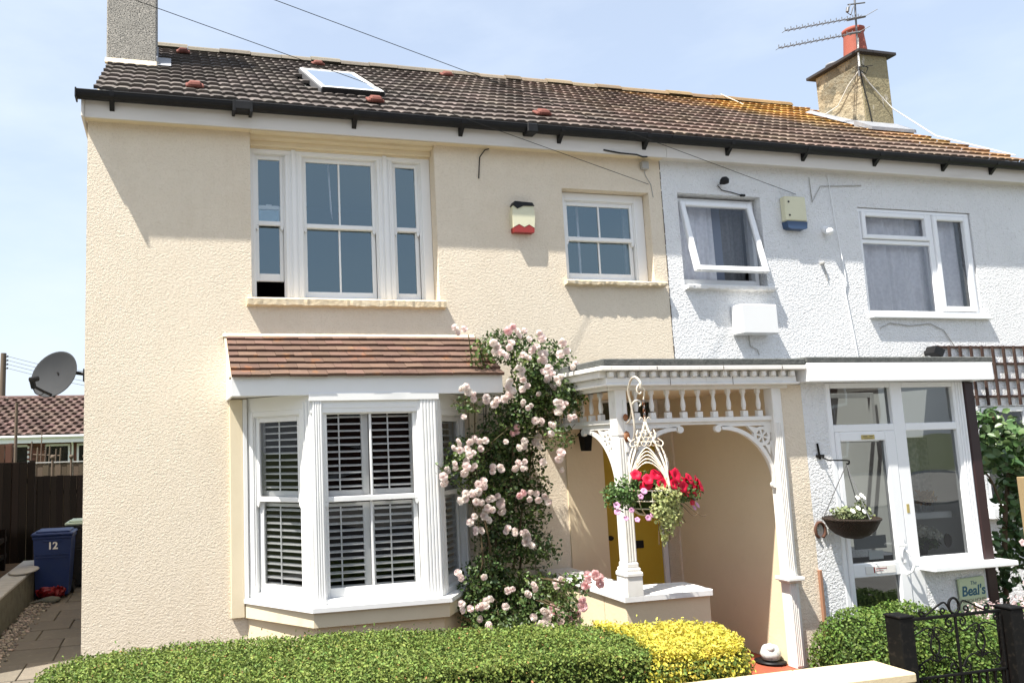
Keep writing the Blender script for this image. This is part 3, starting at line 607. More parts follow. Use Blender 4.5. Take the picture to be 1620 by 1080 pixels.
g1 = gutter(-.835, 5.33, HC)
MB().box(-.845, -.83, -.275, -.14, 5.295, 5.385, .004).build('gutter_end_cap', m_black, g1)
def bracket(x):
    mb = MB(); mb.prism([(-.270, 5.375), (-.262, 5.33), (-.20, 5.290), (-.142, 5.235), (-.142, 5.335)], x - .022, x + .022, 'x'); return mb
b0 = bracket(-.53).build('gutter_bracket', m_black, HC)
for x in (1.77, 2.9, 4.02, 5.05): dup(b0, (x + .53, 0, 0), HC)
mb = MB()
for x in (.58, .74): mb.box(x - .015, x + .015, -.275, -.14, 5.27, 5.38, .004)
mb.box(.58, .74, -.275, -.14, 5.29, 5.382, .01); mb.build('gutter_union', m_black, HC)
b1 = MB().box(3.30 + .3, 3.30 + .42, -.276, -.138, 5.285, 5.384, .01).build('gutter_union', m_black, HC)

mb = MB(); rnd = random.Random(44); zz = 2.8
while zz < 5.15: h_ = rnd.uniform(.03, .14); mb.box(5.330, 5.330 + rnd.uniform(.004, .010), -.003, .001, zz, zz + h_); zz += h_ + rnd.uniform(.0, .03)
mb.build('joint_between_houses', m_soil, HC)
# --- open timber porch of the cream house
PO = MB().box(3.46, 5.42, -1.54, -.001, 2.60, 2.655, .003).build('porch', m_white_old, HC)
mb = MB(); mb.box(3.43, 5.46, -1.63, -.002, 2.656, 2.692, .004); mb.build('porch_trim', m_white_old, PO)
mb = MB(); rnd = random.Random(3)
V = []; F = []; n = 60
mb.box(3.45, 5.455, -1.628, -.003, 2.693, 2.752, .008); mb.build('felt_roof', m_felt, PO)
mb = MB(); mb.box(3.51, 5.40, -1.565, -1.44, 2.548, 2.600, .003); mb.box(3.49, 5.42, -1.585, -1.44, 2.530, 2.549, .006); mb.box(3.56, 5.36, -1.50, -1.38, 2.500, 2.531, .003)
mb.box(3.51, 3.60, -1.45, -.002, 2.548, 2.600, .003); mb.box(3.49, 3.60, -1.45, -.002, 2.530, 2.549, .006); mb.box(3.57, 3.70, -1.38, -.002, 2.500, 2.531, .003)
mb.build('cornice', m_white_old, PO)
dn = MB().box(3.52, 3.565, -1.60, -1.55, 2.600, 2.650, .008).build('dentil', m_white_old, PO)
for k in range(1, 19): dup(dn, (k * .100, 0, 0), PO)
dl = MB().box(3.475, 3.52, -1.50, -1.45, 2.600, 2.650, .008).build('dentil', m_white_old, PO)
for k in range(1, 14): dup(dl, (0, k * .104, 0), PO)
MB().box(3.62, 5.24, -1.38, -.01, 2.5, 2.53).build('porch_ceiling', m_cream_smooth, PO)
# rails
mb = MB(); mb.box(3.72, 5.215, -1.475, -1.405, 2.218, 2.256, .004); mb.box(3.715, 5.22, -1.455, -1.425, 2.195, 2.219, .003); mb.box(3.64, 3.71, -1.38, -.03, 2.218, 2.256, .004); mb.box(3.66, 3.69, -1.38, -.03, 2.195, 2.219, .003)
mb.build('balustrade_rail', m_white_old, PO)
bp_ = [(.0001, 0), (.026, .0), (.026, .055), (.016, .062), (.0155, .075), (.021, .10), (.020, .125), (.013, .17), (.0125, .185), (.018, .195), (.013, .205), (.018, .212), (.018, .244), (.0001, .244)]
mb = MB(); mb.box(-.026, .026, -.022, .022, 0, .052, .004); mb.lathe([(p[0], p[1]) for p in bp_[3:11]], n=12); mb.box(-.018, .018, -.018, .018, .205, .244, .003)
mb.v = [(x + 3.85, y - 1.44, z + 2.256) for x, y, z in mb.v]; bl = mb.build('baluster', m_white_old, PO)
for k in range(1, 9): dup(bl, (.1545 * k, 0, 0), PO)
bl2 = dup(bl, (3.675 - 3.85, .26, 0), PO)
for k in range(1, 8): dup(bl2, (0, .155 * k, 0), PO)
# corner post
def post(cx, cy, name, parent):
    mb = MB(); h = .050
    mb.box(cx - h, cx + h, cy - h, cy + h, 1.06, 2.503, .006)
    mb.box(cx - .054, cx + .054, cy - .054, cy + .054, 2.12, 2.503, .004)
    for s in range(4):
        for k in range(4):
            t = -.036 + .024 * k; q = .054
            if s == 0: mb.box(cx + t - .007, cx + t + .007, cy - q, cy - h, 1.09, 2.10, .003)
            elif s == 1: mb.box(cx - q, cx - h, cy + t - .007, cy + t + .007, 1.09, 2.10, .003)
            elif s == 2: mb.box(cx + h, cx + q, cy + t - .007, cy + t + .007, 1.09, 2.10, .003)
    mb.box(cx - .060, cx + .060, cy - .060, cy + .060, 1.035, 1.085, .012, 0); mb.box(cx - .070, cx + .070, cy - .070, cy + .070, 1.005, 1.040, .010); mb.box(cx - .082, cx + .082, cy - .082, cy + .082, .965, 1.010, .012)
    mb.box(cx - .074, cx + .074, cy - .074, cy + .074, .815, .97, .004)
    return mb.build(name, m_white_old, parent)
post(3.678, -1.440, 'corner_post', PO)
# right pilaster against the party wall
mb = MB(); mb.box(5.185, 5.262, -1.50, -1.40, .10, 2.503, .005)
for k in range(4): mb.box(5.190 + k * .018, 5.201 + k * .018, -1.506, -1.498, .12, 2.2, .003)
mb.box(5.262, 5.292, -1.488, -1.467, .10, 2.503, .003); mb.box(5.125, 5.30, -1.56, -1.40, .835, .868, .008); mb.box(5.155, 5.29, -1.53, -1.41, .815, .836, .006); mb.build('pilaster', m_white_old, PO)
mb = MB()
for x_ in (4.1, 4.72): mb.box(x_, x_ + .003, -1.587, -1.584, 2.532, 2.60)
for x_ in (3.95, 4.6, 5.2): mb.box(x_, x_ + .003, -1.633, -1.629, 2.66, 2.69)
mb.build('timber_joints', m_soil, PO)
# arched brackets
def arch_bracket(cx, dirx, y, ztop, w_, h_, axis='y', name='arch_bracket'):
    mb = MB(); outer = []; th = .016
    pts_in = [(w_ * (1 - math.cos(a)) if False else w_ - w_ * math.cos(a) * 1.0, 0) for a in (0,)]
    n = 16; arc = []
    for k in range(n + 1):
        t = math.pi / 2 * k / n; arc.append((w_ - (w_ - .03) * math.cos(math.pi / 2 - t) , -h_ + (h_ - .055) * math.sin(math.pi / 2 - t)))
    # arc runs from the post foot (0.03,-h) to the beam end (w,-.055)
    arc = [(.03 + (w_ - .06) * (1 - math.cos(math.pi / 2 * k / n)), -h_ + (h_ - .05) * math.sin(math.pi / 2 * k / n)) for k in range(n + 1)]
    def band(off_):
        o = []
        for k in range(n + 1):
            a = math.pi / 2 * k / n; nx, nz = math.cos(a), -math.sin(a) * 1.0
            o.append((arc[k][0] - off_ * math.cos(a), arc[k][1] + off_ * math.sin(a)))
        return o
    ob = band(.036)
    def put(poly, d=th):
        if axis == 'y': mb.prism([(cx + dirx * p[0], ztop + p[1]) for p in poly], y - d, y + d, 'y')
        else: mb.prism([(cx + dirx * p[0], ztop + p[1]) for p in poly], y - d, y + d, 'x')
    for k in range(n): put([arc[k], arc[k + 1], ob[k + 1], ob[k]])
    put([(0, 0), (w_ + .01, 0), (w_ + .01, -.022), (0, -.022)]); put([(0, -.022), (.018, -.022), (.018, -h_ - .01), (0, -h_ - .01)])
    # scroll end and foot
    cc = [(w_ + .012 + .03 * math.cos(a), -.040 + .03 * math.sin(a)) for a in np.linspace(0, 2 * math.pi, 12, endpoint=False)]; put(cc, th * .98)
    cc = [(.026 + .026 * math.cos(a), -h_ - .005 + .026 * math.sin(a)) for a in np.linspace(0, 2 * math.pi, 12, endpoint=False)]; put(cc, th * .98)
    # spandrel disc pierced by six holes
    c0 = (.115, -.115); R0 = .085
    m_ = 24; segs = []
    holes = [(c0[0], c0[1], .0)]
    for k in range(m_):
        a0 = 2 * math.pi * k / m_; a1 = 2 * math.pi * (k + 1) / m_
        put([(c0[0] + R0 * math.cos(a0), c0[1] + R0 * math.sin(a0)), (c0[0] + R0 * math.cos(a1), c0[1] + R0 * math.sin(a1)), (c0[0] + .058 * math.cos(a1), c0[1] + .058 * math.sin(a1)), (c0[0] + .058 * math.cos(a0), c0[1] + .058 * math.sin(a0))], th * .96)
    for k in range(6):
        a = 2 * math.pi * k / 6 + .3; b1, b2 = a - .17, a + .17
        put([(c0[0] + .012 * math.cos(a - .5), c0[1] + .012 * math.sin(a - .5)), (c0[0] + .060 * math.cos(b1), c0[1] + .060 * math.sin(b1)), (c0[0] + .060 * math.cos(b2), c0[1] + .060 * math.sin(b2)), (c0[0] + .012 * math.cos(a + .5), c0[1] + .012 * math.sin(a + .5))], th * .94)
    put([(c0[0] + .016 * math.cos(a), c0[1] + .016 * math.sin(a)) for a in np.linspace(0, 2 * math.pi, 8, endpoint=False)], th * .92)
    # web pieces tying disc to rails and arc
    put([(.0, -.0), (.07, 0), (.10, -.05), (.05, -.10), (0, -.07)], th * .90)
    put([(.16, -.04), (.26, -.02), (.235, -.05), (.19, -.09)], th * .90); put([(.04, -.16), (.018, -.30), (.018, -.16)], th * .90); put([(.09, -.19), (.045, -.28), (.035, -.19)], th * .9)
    return mb.build(name, m_white_old, PO)
arch_bracket(5.20, -1, -1.44, 2.196, .55, .54)
arch_bracket(3.73, 1, -1.44, 2.196, .52, .54)
arch_bracket(-1.385, 1, 3.675, 2.196, .50, .54, axis='x')
# low wall with coping
mb = MB(); mb.box(3.605, 4.41, -1.47, -1.14, -.05, .772, .01); mb.box(3.605, 3.90, -1.14, -.001, -.05, .772); mb.build('low_wall', m_cream_smooth, PO)
mb = MB(); mb.prism([(3.575, -1.515), (4.40, -1.515), (4.43, -1.48), (4.43, -1.13), (4.40, -1.10), (3.93, -1.10), (3.93, -.001), (3.575, -.001)], .773, .815)
mb.build('coping', m_copingw, PO)
# party wall pier
mb = MB(); wall(mb, 5.292, 5.532, -.05, 2.53, -1.466, .3, []); mb.build('porch_pier', m_cream, HC)
MB().box(5.240, 5.291, -1.45, -.001, -.05, 2.53).build('porch_side_wall', m_cream_smooth, HC)
MB().box(3.95, 4.375, -.018, -.001, .10, 2.53).build('porch_back_panel', m_cream_smooth, HC)

# ================================================================ WHITE HOUSE
HW = thing('white_house', (7.9, 0, 0), 'white pebbledashed house with glazed front porch joined to the right of the cream house', 'house')
W3 = (5.535, 6.635, 3.765, 4.825); W4 = (8.02, 9.755, 3.44, 4.775); W5 = (9.50, 10.3, 1.15, 2.35); WD = (6.05, 7.2, .9, 2.3)
mb = MB(); wall(mb, 5.337, 10.80, -.05, 5.215, 0, .28, [W3, W4, W5, WD]); mb.build('front_wall', m_whitewall, HW)
mb = MB(); mb.prism([(.28, -.05), (6.9, -.05), (6.9, 5.2), (3.3, 7.62), (.28, 5.5)], 10.6, 10.80, 'x'); mb.box(5.34, 10.8, 6.9, 7.1, -.05, 5.2); mb.build('gable_and_back_wall', m_whitewall, HW)
roll_tiles(5.332, 10.62, m_tile_w, HW, skip=lambda x, s: x > 10.06 and 2.05 < s < 3.0, seed=6)
ridge(5.335, 10.42, HW)
eaves(5.336, 10.9, HW, 0); gutter(5.334, 10.95, HW)
b0 = bracket(6.12).build('gutter_bracket', m_black, HW)
for x in (7.15, 8.18, 9.22, 9.98): dup(b0, (x - 6.12, 0, 0), HW)
rough_sill(5.53, 6.70, 3.712, 3.760, -.075, HW, m_copingw, 9)
# window 3: top hung casement standing open
mb = MB(Ty(.10)); frame_rect(mb, 5.55, 6.62, .0, .07, 3.79, 4.80, .05, .05, .065, .045); w3 = mb.build('window', m_pvc, HW)
ang = R(12.8); Mh = Matrix.Translation((0, .09, 4.755)) @ Matrix.Rotation(-ang, 4, 'X')
mb = MB(Mh); frame_rect(mb, 5.61, 6.565, -.03, .025, -.875, .0, .062, .062, .062, .062, .008); cs = mb.build('open_casement', m_pvc, w3)
MB(Mh).add([(5.66, 0, -.82), (6.51, 0, -.82), (6.51, 0, -.05), (5.66, 0, -.05)], [(0, 1, 2, 3)]).build('pane', m_pane_net, w3)
def curtain(x0, x1, y, z0, z1, m, parent, n=60, amp=.018, freq=34):
    mb = MB(); V = []; F = []
    for i in range(n + 1):
        x = x0 + (x1 - x0) * i / n; yy = y + amp * math.sin(x * freq) + amp * .5 * math.sin(x * freq * 2.3 + 1); V += [(x, yy, z0), (x + .01 * math.sin(x * 9), yy * 1.0, z1)]
    for i in range(n): F.append((2 * i, 2 * i + 2, 2 * i + 3, 2 * i + 1))
    mb.add(V, F, True); return mb.build('net_curtain', m, parent)
curtain(5.58, 6.17, .24, 3.86, 4.80, m_net, w3)
MB().box(6.20, 6.32, .30, .31, 3.86, 4.8).build('curtain', mat('slate_curtain', (.20, .23, .30), .9, .1), w3)
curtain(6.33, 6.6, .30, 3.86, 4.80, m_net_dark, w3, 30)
room(5.4, 6.8, .31, 2.0, 3.5, 5.0, HW, m_room)
# window 4
mb = MB(); y0, y1 = .015, .085
mb.box(8.03, 9.745, y0, y1, 4.725, 4.768, .006); mb.box(8.03, 9.745, y0, y1, 3.45, 3.515, .006); mb.box(8.03, 8.065, y0 + .001, y1, 3.515, 4.725, .004); mb.box(9.70, 9.745, y0 + .001, y1, 3.515, 4.725, .004)
mb.box(9.08, 9.15, y0 + .001, y1, 3.515, 4.725, .006); mb.box(8.065, 9.08, y0 + .002, y1, 4.335, 4.385, .006); w4 = mb.build('window', m_pvc, HW)
mb = MB(); frame_rect(mb, 8.07, 9.078, -.005, .05, 4.39, 4.722, .055, .055, .055, .055, .008); mb.build('top_light', m_pvc, w4)
mb = MB(); frame_rect(mb, 9.152, 9.698, -.005, .05, 3.52, 4.722, .06, .06, .06, .06, .008); mb.build('side_casement', m_pvc, w4)
for a, b, c, d in ((8.10, 9.05, 4.42, 4.69), (8.05, 9.09, 3.50, 4.345), (9.19, 9.66, 3.55, 4.69)):
    MB().add([(a, .04, c), (b, .04, c), (b, .04, d), (a, .04, d)], [(0, 1, 2, 3)]).build('pane', m_pane_net, w4)
curtain(8.06, 9.70, .16, 3.50, 4.74, m_net, w4, 120, .02, 22)
MB().box(8.02, 9.84, -.06, .02, 3.418, 3.448, .006).build('window_sill', m_pvc, w4)
room(7.9, 9.9, .30, 1.5, 3.2, 5.0, HW, m_room)
# window 5 (ground floor, beside the porch)
mb = MB(); frame_rect(mb, 9.505, 10.295, .01, .08, 1.16, 2.345, .065, .065, .065, .065, .008); w5 = mb.build('window', m_pvc, HW)
MB().add([(9.56, .04, 1.2), (10.24, .04, 1.2), (10.24, .04, 2.3), (9.56, .04, 2.3)], [(0, 1, 2, 3)]).build('pane', m_pane_net, w5)
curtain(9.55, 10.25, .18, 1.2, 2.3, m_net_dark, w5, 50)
MB().box(9.38, 10.38, -.12, .015, 1.02, 1.155, .01).build('window_sill', m_pvc, w5)
room(9.3, 10.4, .30, 1.5, 1.0, 2.5, HW)
# right chimney
mb = MB(); mb.box(10.03, 10.56, 1.52, 2.30, 5.8, 7.72, .01); chR = mb.build('chimney', m_stack, HW)
MB().box(10.045, 10.555, 1.505, 1.52, 6.2, 7.72, .003).build('chimney_front_render', m_stackside, chR)
MB().box(9.95, 10.66, 1.43, 2.40, 7.72, 7.765, .004).build('capping_slab', mat('slate_cap', (.05, .045, .045), .8, .2), chR)
MB().lathe([(.165, 0), (.16, .04), (.135, .36), (.135, .40), (.152, .41), (.155, .455), (.135, .47), (.11, .45), (.11, .2)], (10.19, 1.69, 7.76), 24).build('chimney_pot', m_pot, chR)
MB().lathe([(.085, 0), (.085, .06), (.10, .065), (.10, .095), (.07, .10)], (10.14, 2.06, 7.76), 16).build('chimney_cowl', m_lead, chR)
mb = MB(); mb.prism([(1.40, 6.42), (2.45, 7.12), (2.45, 7.20), (1.40, 6.54)], 10.018, 10.03, 'x')
mb.add([(9.78, 1.30, 6.455), (10.03, 1.30, 6.50), (10.03, 2.45, 7.26), (9.92, 2.45, 7.215)], [(0, 1, 2, 3)]); mb.prism([(1.22, 6.40), (1.50, 6.55), (1.50, 6.66), (1.22, 6.45)], 9.80, 10.6, 'x')
mb.build('flashing', m_lead, chR)

# --- glazed porch of the white house
GP = MB().box(5.456, 7.60, -1.634, -1.20, 2.712, 2.765, .008).box(5.456, 6.05, -1.20, -.004, 2.7125, 2.764).box(7.34, 7.60, -1.20, -.004, 2.7125, 2.764).box(6.05, 7.34, -.14, -.004, 2.7125, 2.764).build('glazed_porch', m_felt, HW)
MB().box(5.462, 7.58, -1.638, -1.47, 2.545, 2.711, .004).build('porch_fascia', m_pvc, GP)
MB().box(7.545, 7.58, -1.60, -.004, 2.545, 2.715, .004).build('side_fascia', m_pvc, GP)
mb = MB(); mb.box(5.81, 7.54, -1.44, -1.201, 2.53, 2.56); mb.box(5.81, 6.049, -1.20, -.02, 2.53, 2.56); mb.box(7.341, 7.54, -1.20, -.02, 2.53, 2.56); mb.box(6.03, 6.05, -1.20, -.02, 2.561, 2.711); mb.box(7.34, 7.36, -1.20, -.02, 2.561, 2.711); mb.build('porch_ceiling', mat('porch_ceiling_grey', (.30, .29, .28), .8, .2), GP)
MB().add([(6.05, -1.20, 2.74), (7.34, -1.20, 2.74), (7.34, -.14, 2.74), (6.05, -.14, 2.74)], [(0, 1, 2, 3)]).build('roof_light', glass_mat('dimming_roof_light', tint=(.30, .31, .30), refl=1.5, add=.05), GP)  # dark tint, no dirt: cuts the daylight falling into the porch
mb = MB(); wall(mb, 5.533, 5.795, -.05, 2.55, -1.466, .3, []); mb.build('porch_pier', m_whitewall, GP)
mb = MB(); mb.box(5.60, 5.75, -1.17, -.01, 0, 2.53); mb.build('porch_side_wall', mat('grey_inner_wall', (.14, .14, .14), .9, .1), GP); MB().box(5.86, 7.36, -1.38, -.01, .0, .12).build('porch_floor', m_dark, GP); MB().box(5.9, 7.3, -.9, -.86, .12, .86).build('inner_low_wall', mat('dim_inner_wall', (.08, .085, .09), .9, .1), GP)  # dark wall and floor colours stand in for shade inside the porch
F_ = [(5.797, 5.85), (6.53, 6.665), (7.27, 7.405)]
mb = MB(); yA, yB = -1.47, -1.40
for a, b in F_: mb.box(a, b, yA, yB, .10 if b < 6.6 else .86, 2.545, .006)
mb.box(6.53, 6.70, yA + .003, yB, .10, .86, .006)
mb.box(5.85, 6.53, yA + .001, yB, 2.495, 2.545, .006); mb.box(6.665, 7.27, yA + .001, yB, 2.495, 2.545, .006); mb.box(5.85, 6.53, yA + .001, yB, 2.095, 2.160, .006); mb.box(6.665, 7.27, yA + .001, yB, 2.090, 2.160, .006)
mb.box(6.665, 7.27, yA + .001, yB, .87, .935, .006); mb.build('porch_frame', m_pvc, GP)
for a, b, c, d in ((5.84, 6.54, 2.15, 2.50), (6.655, 7.28, 2.15, 2.50), (6.655, 7.28, .92, 2.10)):
    MB().add([(a, -1.435, c), (b, -1.435, c), (b, -1.435, d), (a, -1.435, d)], [(0, 1, 2, 3)]).build('pane', m_pane_porch, GP)
mb = MB()
for k in range(3): mb.box(7.405 - .10 + k * .032, 7.405 - .085 + k * .032, -1.478, -1.468, .90, 2.54, .003)
mb.build('frame_beading', m_pvc, GP)
mb = MB(); frame_rect(mb, 5.853, 6.527, -1.475, -1.41, .13, 2.093, .055, .115, .08, .085, .008); mb.box(5.90, 6.42, -1.474, -1.412, .80, .92, .006)
pd = mb.build('porch_door', m_pvc, GP)
for c, d in ((.20, .81), (.91, 2.01)): MB().add([(5.90, -1.445, c), (6.42, -1.445, c), (6.42, -1.445, d), (5.90, -1.445, d)], [(0, 1, 2, 3)]).build('door_pane', m_pane_porch, GP)
mb = MB(); mb.box(6.452, 6.482, -1.490, -1.475, .90, 1.14, .004); mb.box(6.375, 6.475, -1.515, -1.50, 1.05, 1.07, .005); mb.tube([(6.467, -1.485, 1.03), (6.50, -1.53, .97), (6.512, -1.54, .90), (6.50, -1.52, .83), (6.475, -1.485, .80)], .011, 8)
mb.build('door_handle', m_pvc, GP)
MB().box(6.135, 6.285, -1.480, -1.475, 2.022, 2.062, .002).build('door_plate', m_brass, GP)
mb = MB(); mb.box(6.155, 6.20, -1.482, -1.480, 2.045, 2.052); mb.box(6.225, 6.262, -1.482, -1.480, 2.045, 2.052); mb.box(6.165, 6.255, -1.482, -1.480, 2.030, 2.034); mb.build('plate_lettering', m_inkbrown, GP)
mb = MB(); mb.box(5.97, 6.33, -1.442, -1.437, 1.04, 1.155, .002); mb.build('notice_board', mat('grey_notice', (.22, .24, .25), .6, .3), GP)
MB().box(6.12, 6.28, -1.443, -1.437, .945, 1.02, .001).build('paper_notice', m_pvc, GP)
MB().box(6.03, 6.36, -1.480, -1.4745, .825, .895, .001).build('paper_sticker', m_white_old, GP)
mb = MB(); mb.box(6.115, 6.128, -1.4815, -1.480, .835, .885); mb.box(6.14, 6.26, -1.4815, -1.480, .868, .874); mb.box(6.14, 6.22, -1.4815, -1.480, .850, .854); mb.build('sticker_print', m_alarmred, GP)
mb = MB(); mb.box(6.57, 6.60, -1.4725, -1.470, 1.34, 1.42); mb.build('yellow_sticker', m_brass, GP)
MB().box(6.64, 7.62, -1.62, -1.40, .822, .868, .008).build('porch_sill', m_pvc, GP)
mb = MB(); wall(mb, 6.70, 7.41, -.05, .82, -1.464, .16, []); mb.build('rendered_panel', m_whitewall, GP)
# right return
mb = MB(); mb.box(7.36, 7.405, -1.39, -.02, .82, 2.53, .004); mb.build('return_wall', m_pvc, GP)
MB().box(7.41, 7.53, -1.478, -1.30, -.05, 2.54, .01).build('corner_timber', m_timber, GP)
# inside the glazed porch: inner back window, curtain, low partition
mb = MB(); frame_rect(mb, 6.06, 7.19, .01, .08, .92, 2.29, .08, .08, .08, .08); mb.box(6.14, 7.11, .011, .07, 1.60, 1.66); mb.box(6.58, 6.64, .012, .07, 1.0, 2.2); mb.build('inner_window', m_pvc, GP)
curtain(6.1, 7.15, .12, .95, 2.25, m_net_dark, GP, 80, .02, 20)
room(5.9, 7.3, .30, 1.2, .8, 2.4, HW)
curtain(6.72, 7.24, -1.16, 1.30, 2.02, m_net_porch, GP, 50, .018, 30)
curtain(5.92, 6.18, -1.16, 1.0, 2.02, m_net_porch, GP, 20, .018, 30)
mb = MB(); mb.box(6.70, 7.30, -1.30, -1.26, 1.25, 1.31, .004); mb.box(6.22, 6.30, -.9, -.86, .6, 2.1, .004); mb.build('inner_rail', m_pvc, GP)
mb = MB(); frame_rect(mb, 6.35, 7.30, -.60, -.56, 1.98, 2.50, .05, .05, .05, .05); mb.build('inner_fanlight', m_pvc, GP)

# ================================================================ THINGS ON THE FACADE
def simple(name, mb, m, label, cat, group=None, kind=None): return tag(mb.build(name, m), label, cat, group, kind)
# alarm boxes
t = thing('alarm_box', (3.60, -.05, 4.26), 'ivory and red alarm box with black top on the cream wall', 'alarm box')
mb = MB(); mb.prism([(3.478, 4.32), (3.468, 4.45), (3.485, 4.555), (3.60, 4.57), (3.715, 4.555), (3.728, 4.45), (3.715, 4.32), (3.655, 4.355), (3.60, 4.325), (3.54, 4.355)], -.075, -.0, 'y'); mb.build('body', m_alarmcream, t)
mb = MB(); mb.prism([(3.483, 4.268), (3.71, 4.268), (3.717, 4.318), (3.655, 4.352), (3.60, 4.322), (3.54, 4.352), (3.476, 4.318)], -.073, -.0, 'y'); mb.build('red_cover', m_alarmred, t)
mb = MB(); mb.prism([(3.478, 4.558), (3.50, 4.598), (3.70, 4.59), (3.722, 4.555), (3.60, 4.552), (3.53, 4.52)], -.085, -.0, 'y'); mb.build('black_top', m_black, t)
t = thing('alarm_box', (7.05, -.05, 4.45), 'ivory and navy blue alarm box on the white wall', 'alarm box')
MB().box(6.905, 7.195, -.085, -.0, 4.535, 4.83, .012).build('body', m_alarmcream, t)
MB().prism([(6.91, 4.53), (7.19, 4.53), (7.18, 4.45), (7.15, 4.44), (6.96, 4.44), (6.92, 4.455)], -.083, -.0, 'y').build('blue_cover', m_alarmblue, t)
mb = MB(); [mb.tube([(6.95, -.09, z), (6.95, -.08, z)], .012, 8) for z in (4.76, 4.60)]; mb.build('screws', m_black, t)
simple('utility_box', MB().box(6.10, 6.575, -.17, -.0, 3.20, 3.53, .012), m_white, 'plain white cabinet box on the white wall just below the open casement window', 'utility box')
mb = MB(); mb.tube([(6.10, -.03, 4.955), (6.10, -.07, 4.955)], .02, 10); mb.lathe([(.01, 0), (.045, .01), (.05, .05), (.03, .08)], (6.10, -.09, 4.92), 12); mb.tube([(6.09, -.06, 4.94), (6.06, -.02, 4.93), (6.12, -.008, 4.88), (6.25, -.008, 4.86), (6.38, -.012, 4.83)], .005, 5); mb.box(6.36, 6.42, -.03, -.005, 4.815, 4.84, .004)
simple('security_sensor', mb, m_black, 'small round black camera above the open casement window with its wire', 'camera')
mb = MB(); mb.tube([(7.50, -.0, 4.47), (7.50, -.05, 4.45)], .045, 14); mb.sphere((7.50, -.07, 4.43), .045, 14); simple('dome_camera', mb, m_pvc, 'small white dome camera on the white wall right of the navy alarm box', 'camera')
mb = MB(); mb.box(7.385, 7.43, -.04, 0, 4.04, 4.08, .01); mb.tube([(7.42, -.02, 4.05), (7.44, -.012, 3.99), (7.47, -.008, 3.86)], .006, 5); simple('cable_socket', mb, m_greybox, 'tiny grey cable end hanging on the white wall below the dome camera', 'cable')
mb = MB(); mb.box(5.08, 5.17, -.05, -.0, 5.06, 5.15, .008); mb.tube([(5.12, -.02, 5.06), (5.14, -.006, 5.0), (5.2, -.006, 4.9), (5.22, -.006, 4.75)], .004, 5); simple('junction_box', mb, m_greybox, 'small grey junction box under the eaves near where the two houses meet', 'junction box')
mb = MB(); mb.prism([(8.70, 2.99), (8.83, 2.94), (8.88, 3.02), (8.75, 3.07)], -.18, -.06, 'y'); mb.box(8.77, 8.81, -.08, 0, 2.97, 3.03, .004); simple('floodlight', mb, m_black, 'black floodlight on the white wall at the left end of the trellis', 'lamp')
mb = MB(); mb.prism([(9.34, 2.78), (9.46, 2.74), (9.50, 2.82), (9.38, 2.86)], -.20, -.08, 'y'); mb.box(9.40, 9.44, -.10, 0, 2.77, 2.83, .004); simple('floodlight', mb, m_black, 'black lamp on the trellis at the end of the glazed porch fascia', 'lamp')
# thin cables down the walls
def cable(name, pts, r, m, label):
    mb = MB(); mb.tube(pts, r, 5); return simple(name, mb, m, label, 'cable')
cable('wall_cable', [(3.27, -.01, 5.18), (3.22, -.02, 5.16), (3.16, -.012, 5.08), (3.14, -.008, 4.85)], .006, m_wire, 'short cable dropping from the eaves between the big and the small upper window')
cable('wall_cable', [(4.55, -.145, 5.20), (4.75, -.15, 5.175), (4.95, -.15, 5.17), (5.02, -.15, 5.15), (5.08, -.148, 5.155)], .009, m_wire, 'black cable running along the fascia towards the grey junction box')
cable('wall_cable', [(7.35, -.01, 5.1), (7.36, -.01, 4.8), (7.5, -.012, 5.0), (7.8, -.012, 5.02), (8.1, -.012, 5.04)], .005, m_greybox, 'thin grey cable looping under the white house eaves above the dome camera')
cable('wall_cable', [(7.62, -.012, 5.16), (7.66, -.012, 4.6), (7.72, -.02, 3.9), (7.68, -.02, 3.8), (7.76, -.012, 3.2), (7.80, -.012, 2.76)], .006, m_pvc, 'white cable running down the white wall left of the large plastic window')
cable('wall_cable', [(8.15, -.012, 3.30), (8.3, -.012, 3.36), (8.6, -.012, 3.33), (8.9, -.012, 3.36), (9.1, -.012, 3.28), (9.3, -.012, 3.0), (9.5, -.012, 2.9)], .005, m_greybox, 'thin cable sagging beneath the large plastic window sill')
cable('wall_cable', [(6.30, -.02, 3.20), (6.31, -.015, 3.08), (6.40, -.015, 3.04), (6.42, -.015, 2.98)], .006, m_greybox, 'looped cable hanging below the white cabinet box')
# overhead telephone wires coming in from the street
cable('overhead_wire', [(5.169, -.01, 4.897), (-1.87, -1.5, 5.984), (-12.4, -3.75, 7.65)], .0032, m_wire, 'black telephone wire running down to the cream wall above the small sash window')
cable('overhead_wire', [(7.138, -.01, 4.882), (-.566, -1.5, 6.05), (-12.1, -3.75, 7.85)], .0032, m_wire, 'black telephone wire running down to the white wall by the navy alarm box')
# trellis
mb = MB()
for k in range(9): x = 8.95 + k * .17; mb.box(x - .014, x + .014, -.045, -.022, 2.36, 3.09, .002)
for z in (3.075, 2.87, 2.67, 2.47): mb.box(8.90, 10.38, -.022, -.003, z - .014, z + .014, .002)
simple('trellis', mb, m_trellis, 'dark brown square trellis on the white wall above the climbing shrub', 'trellis')
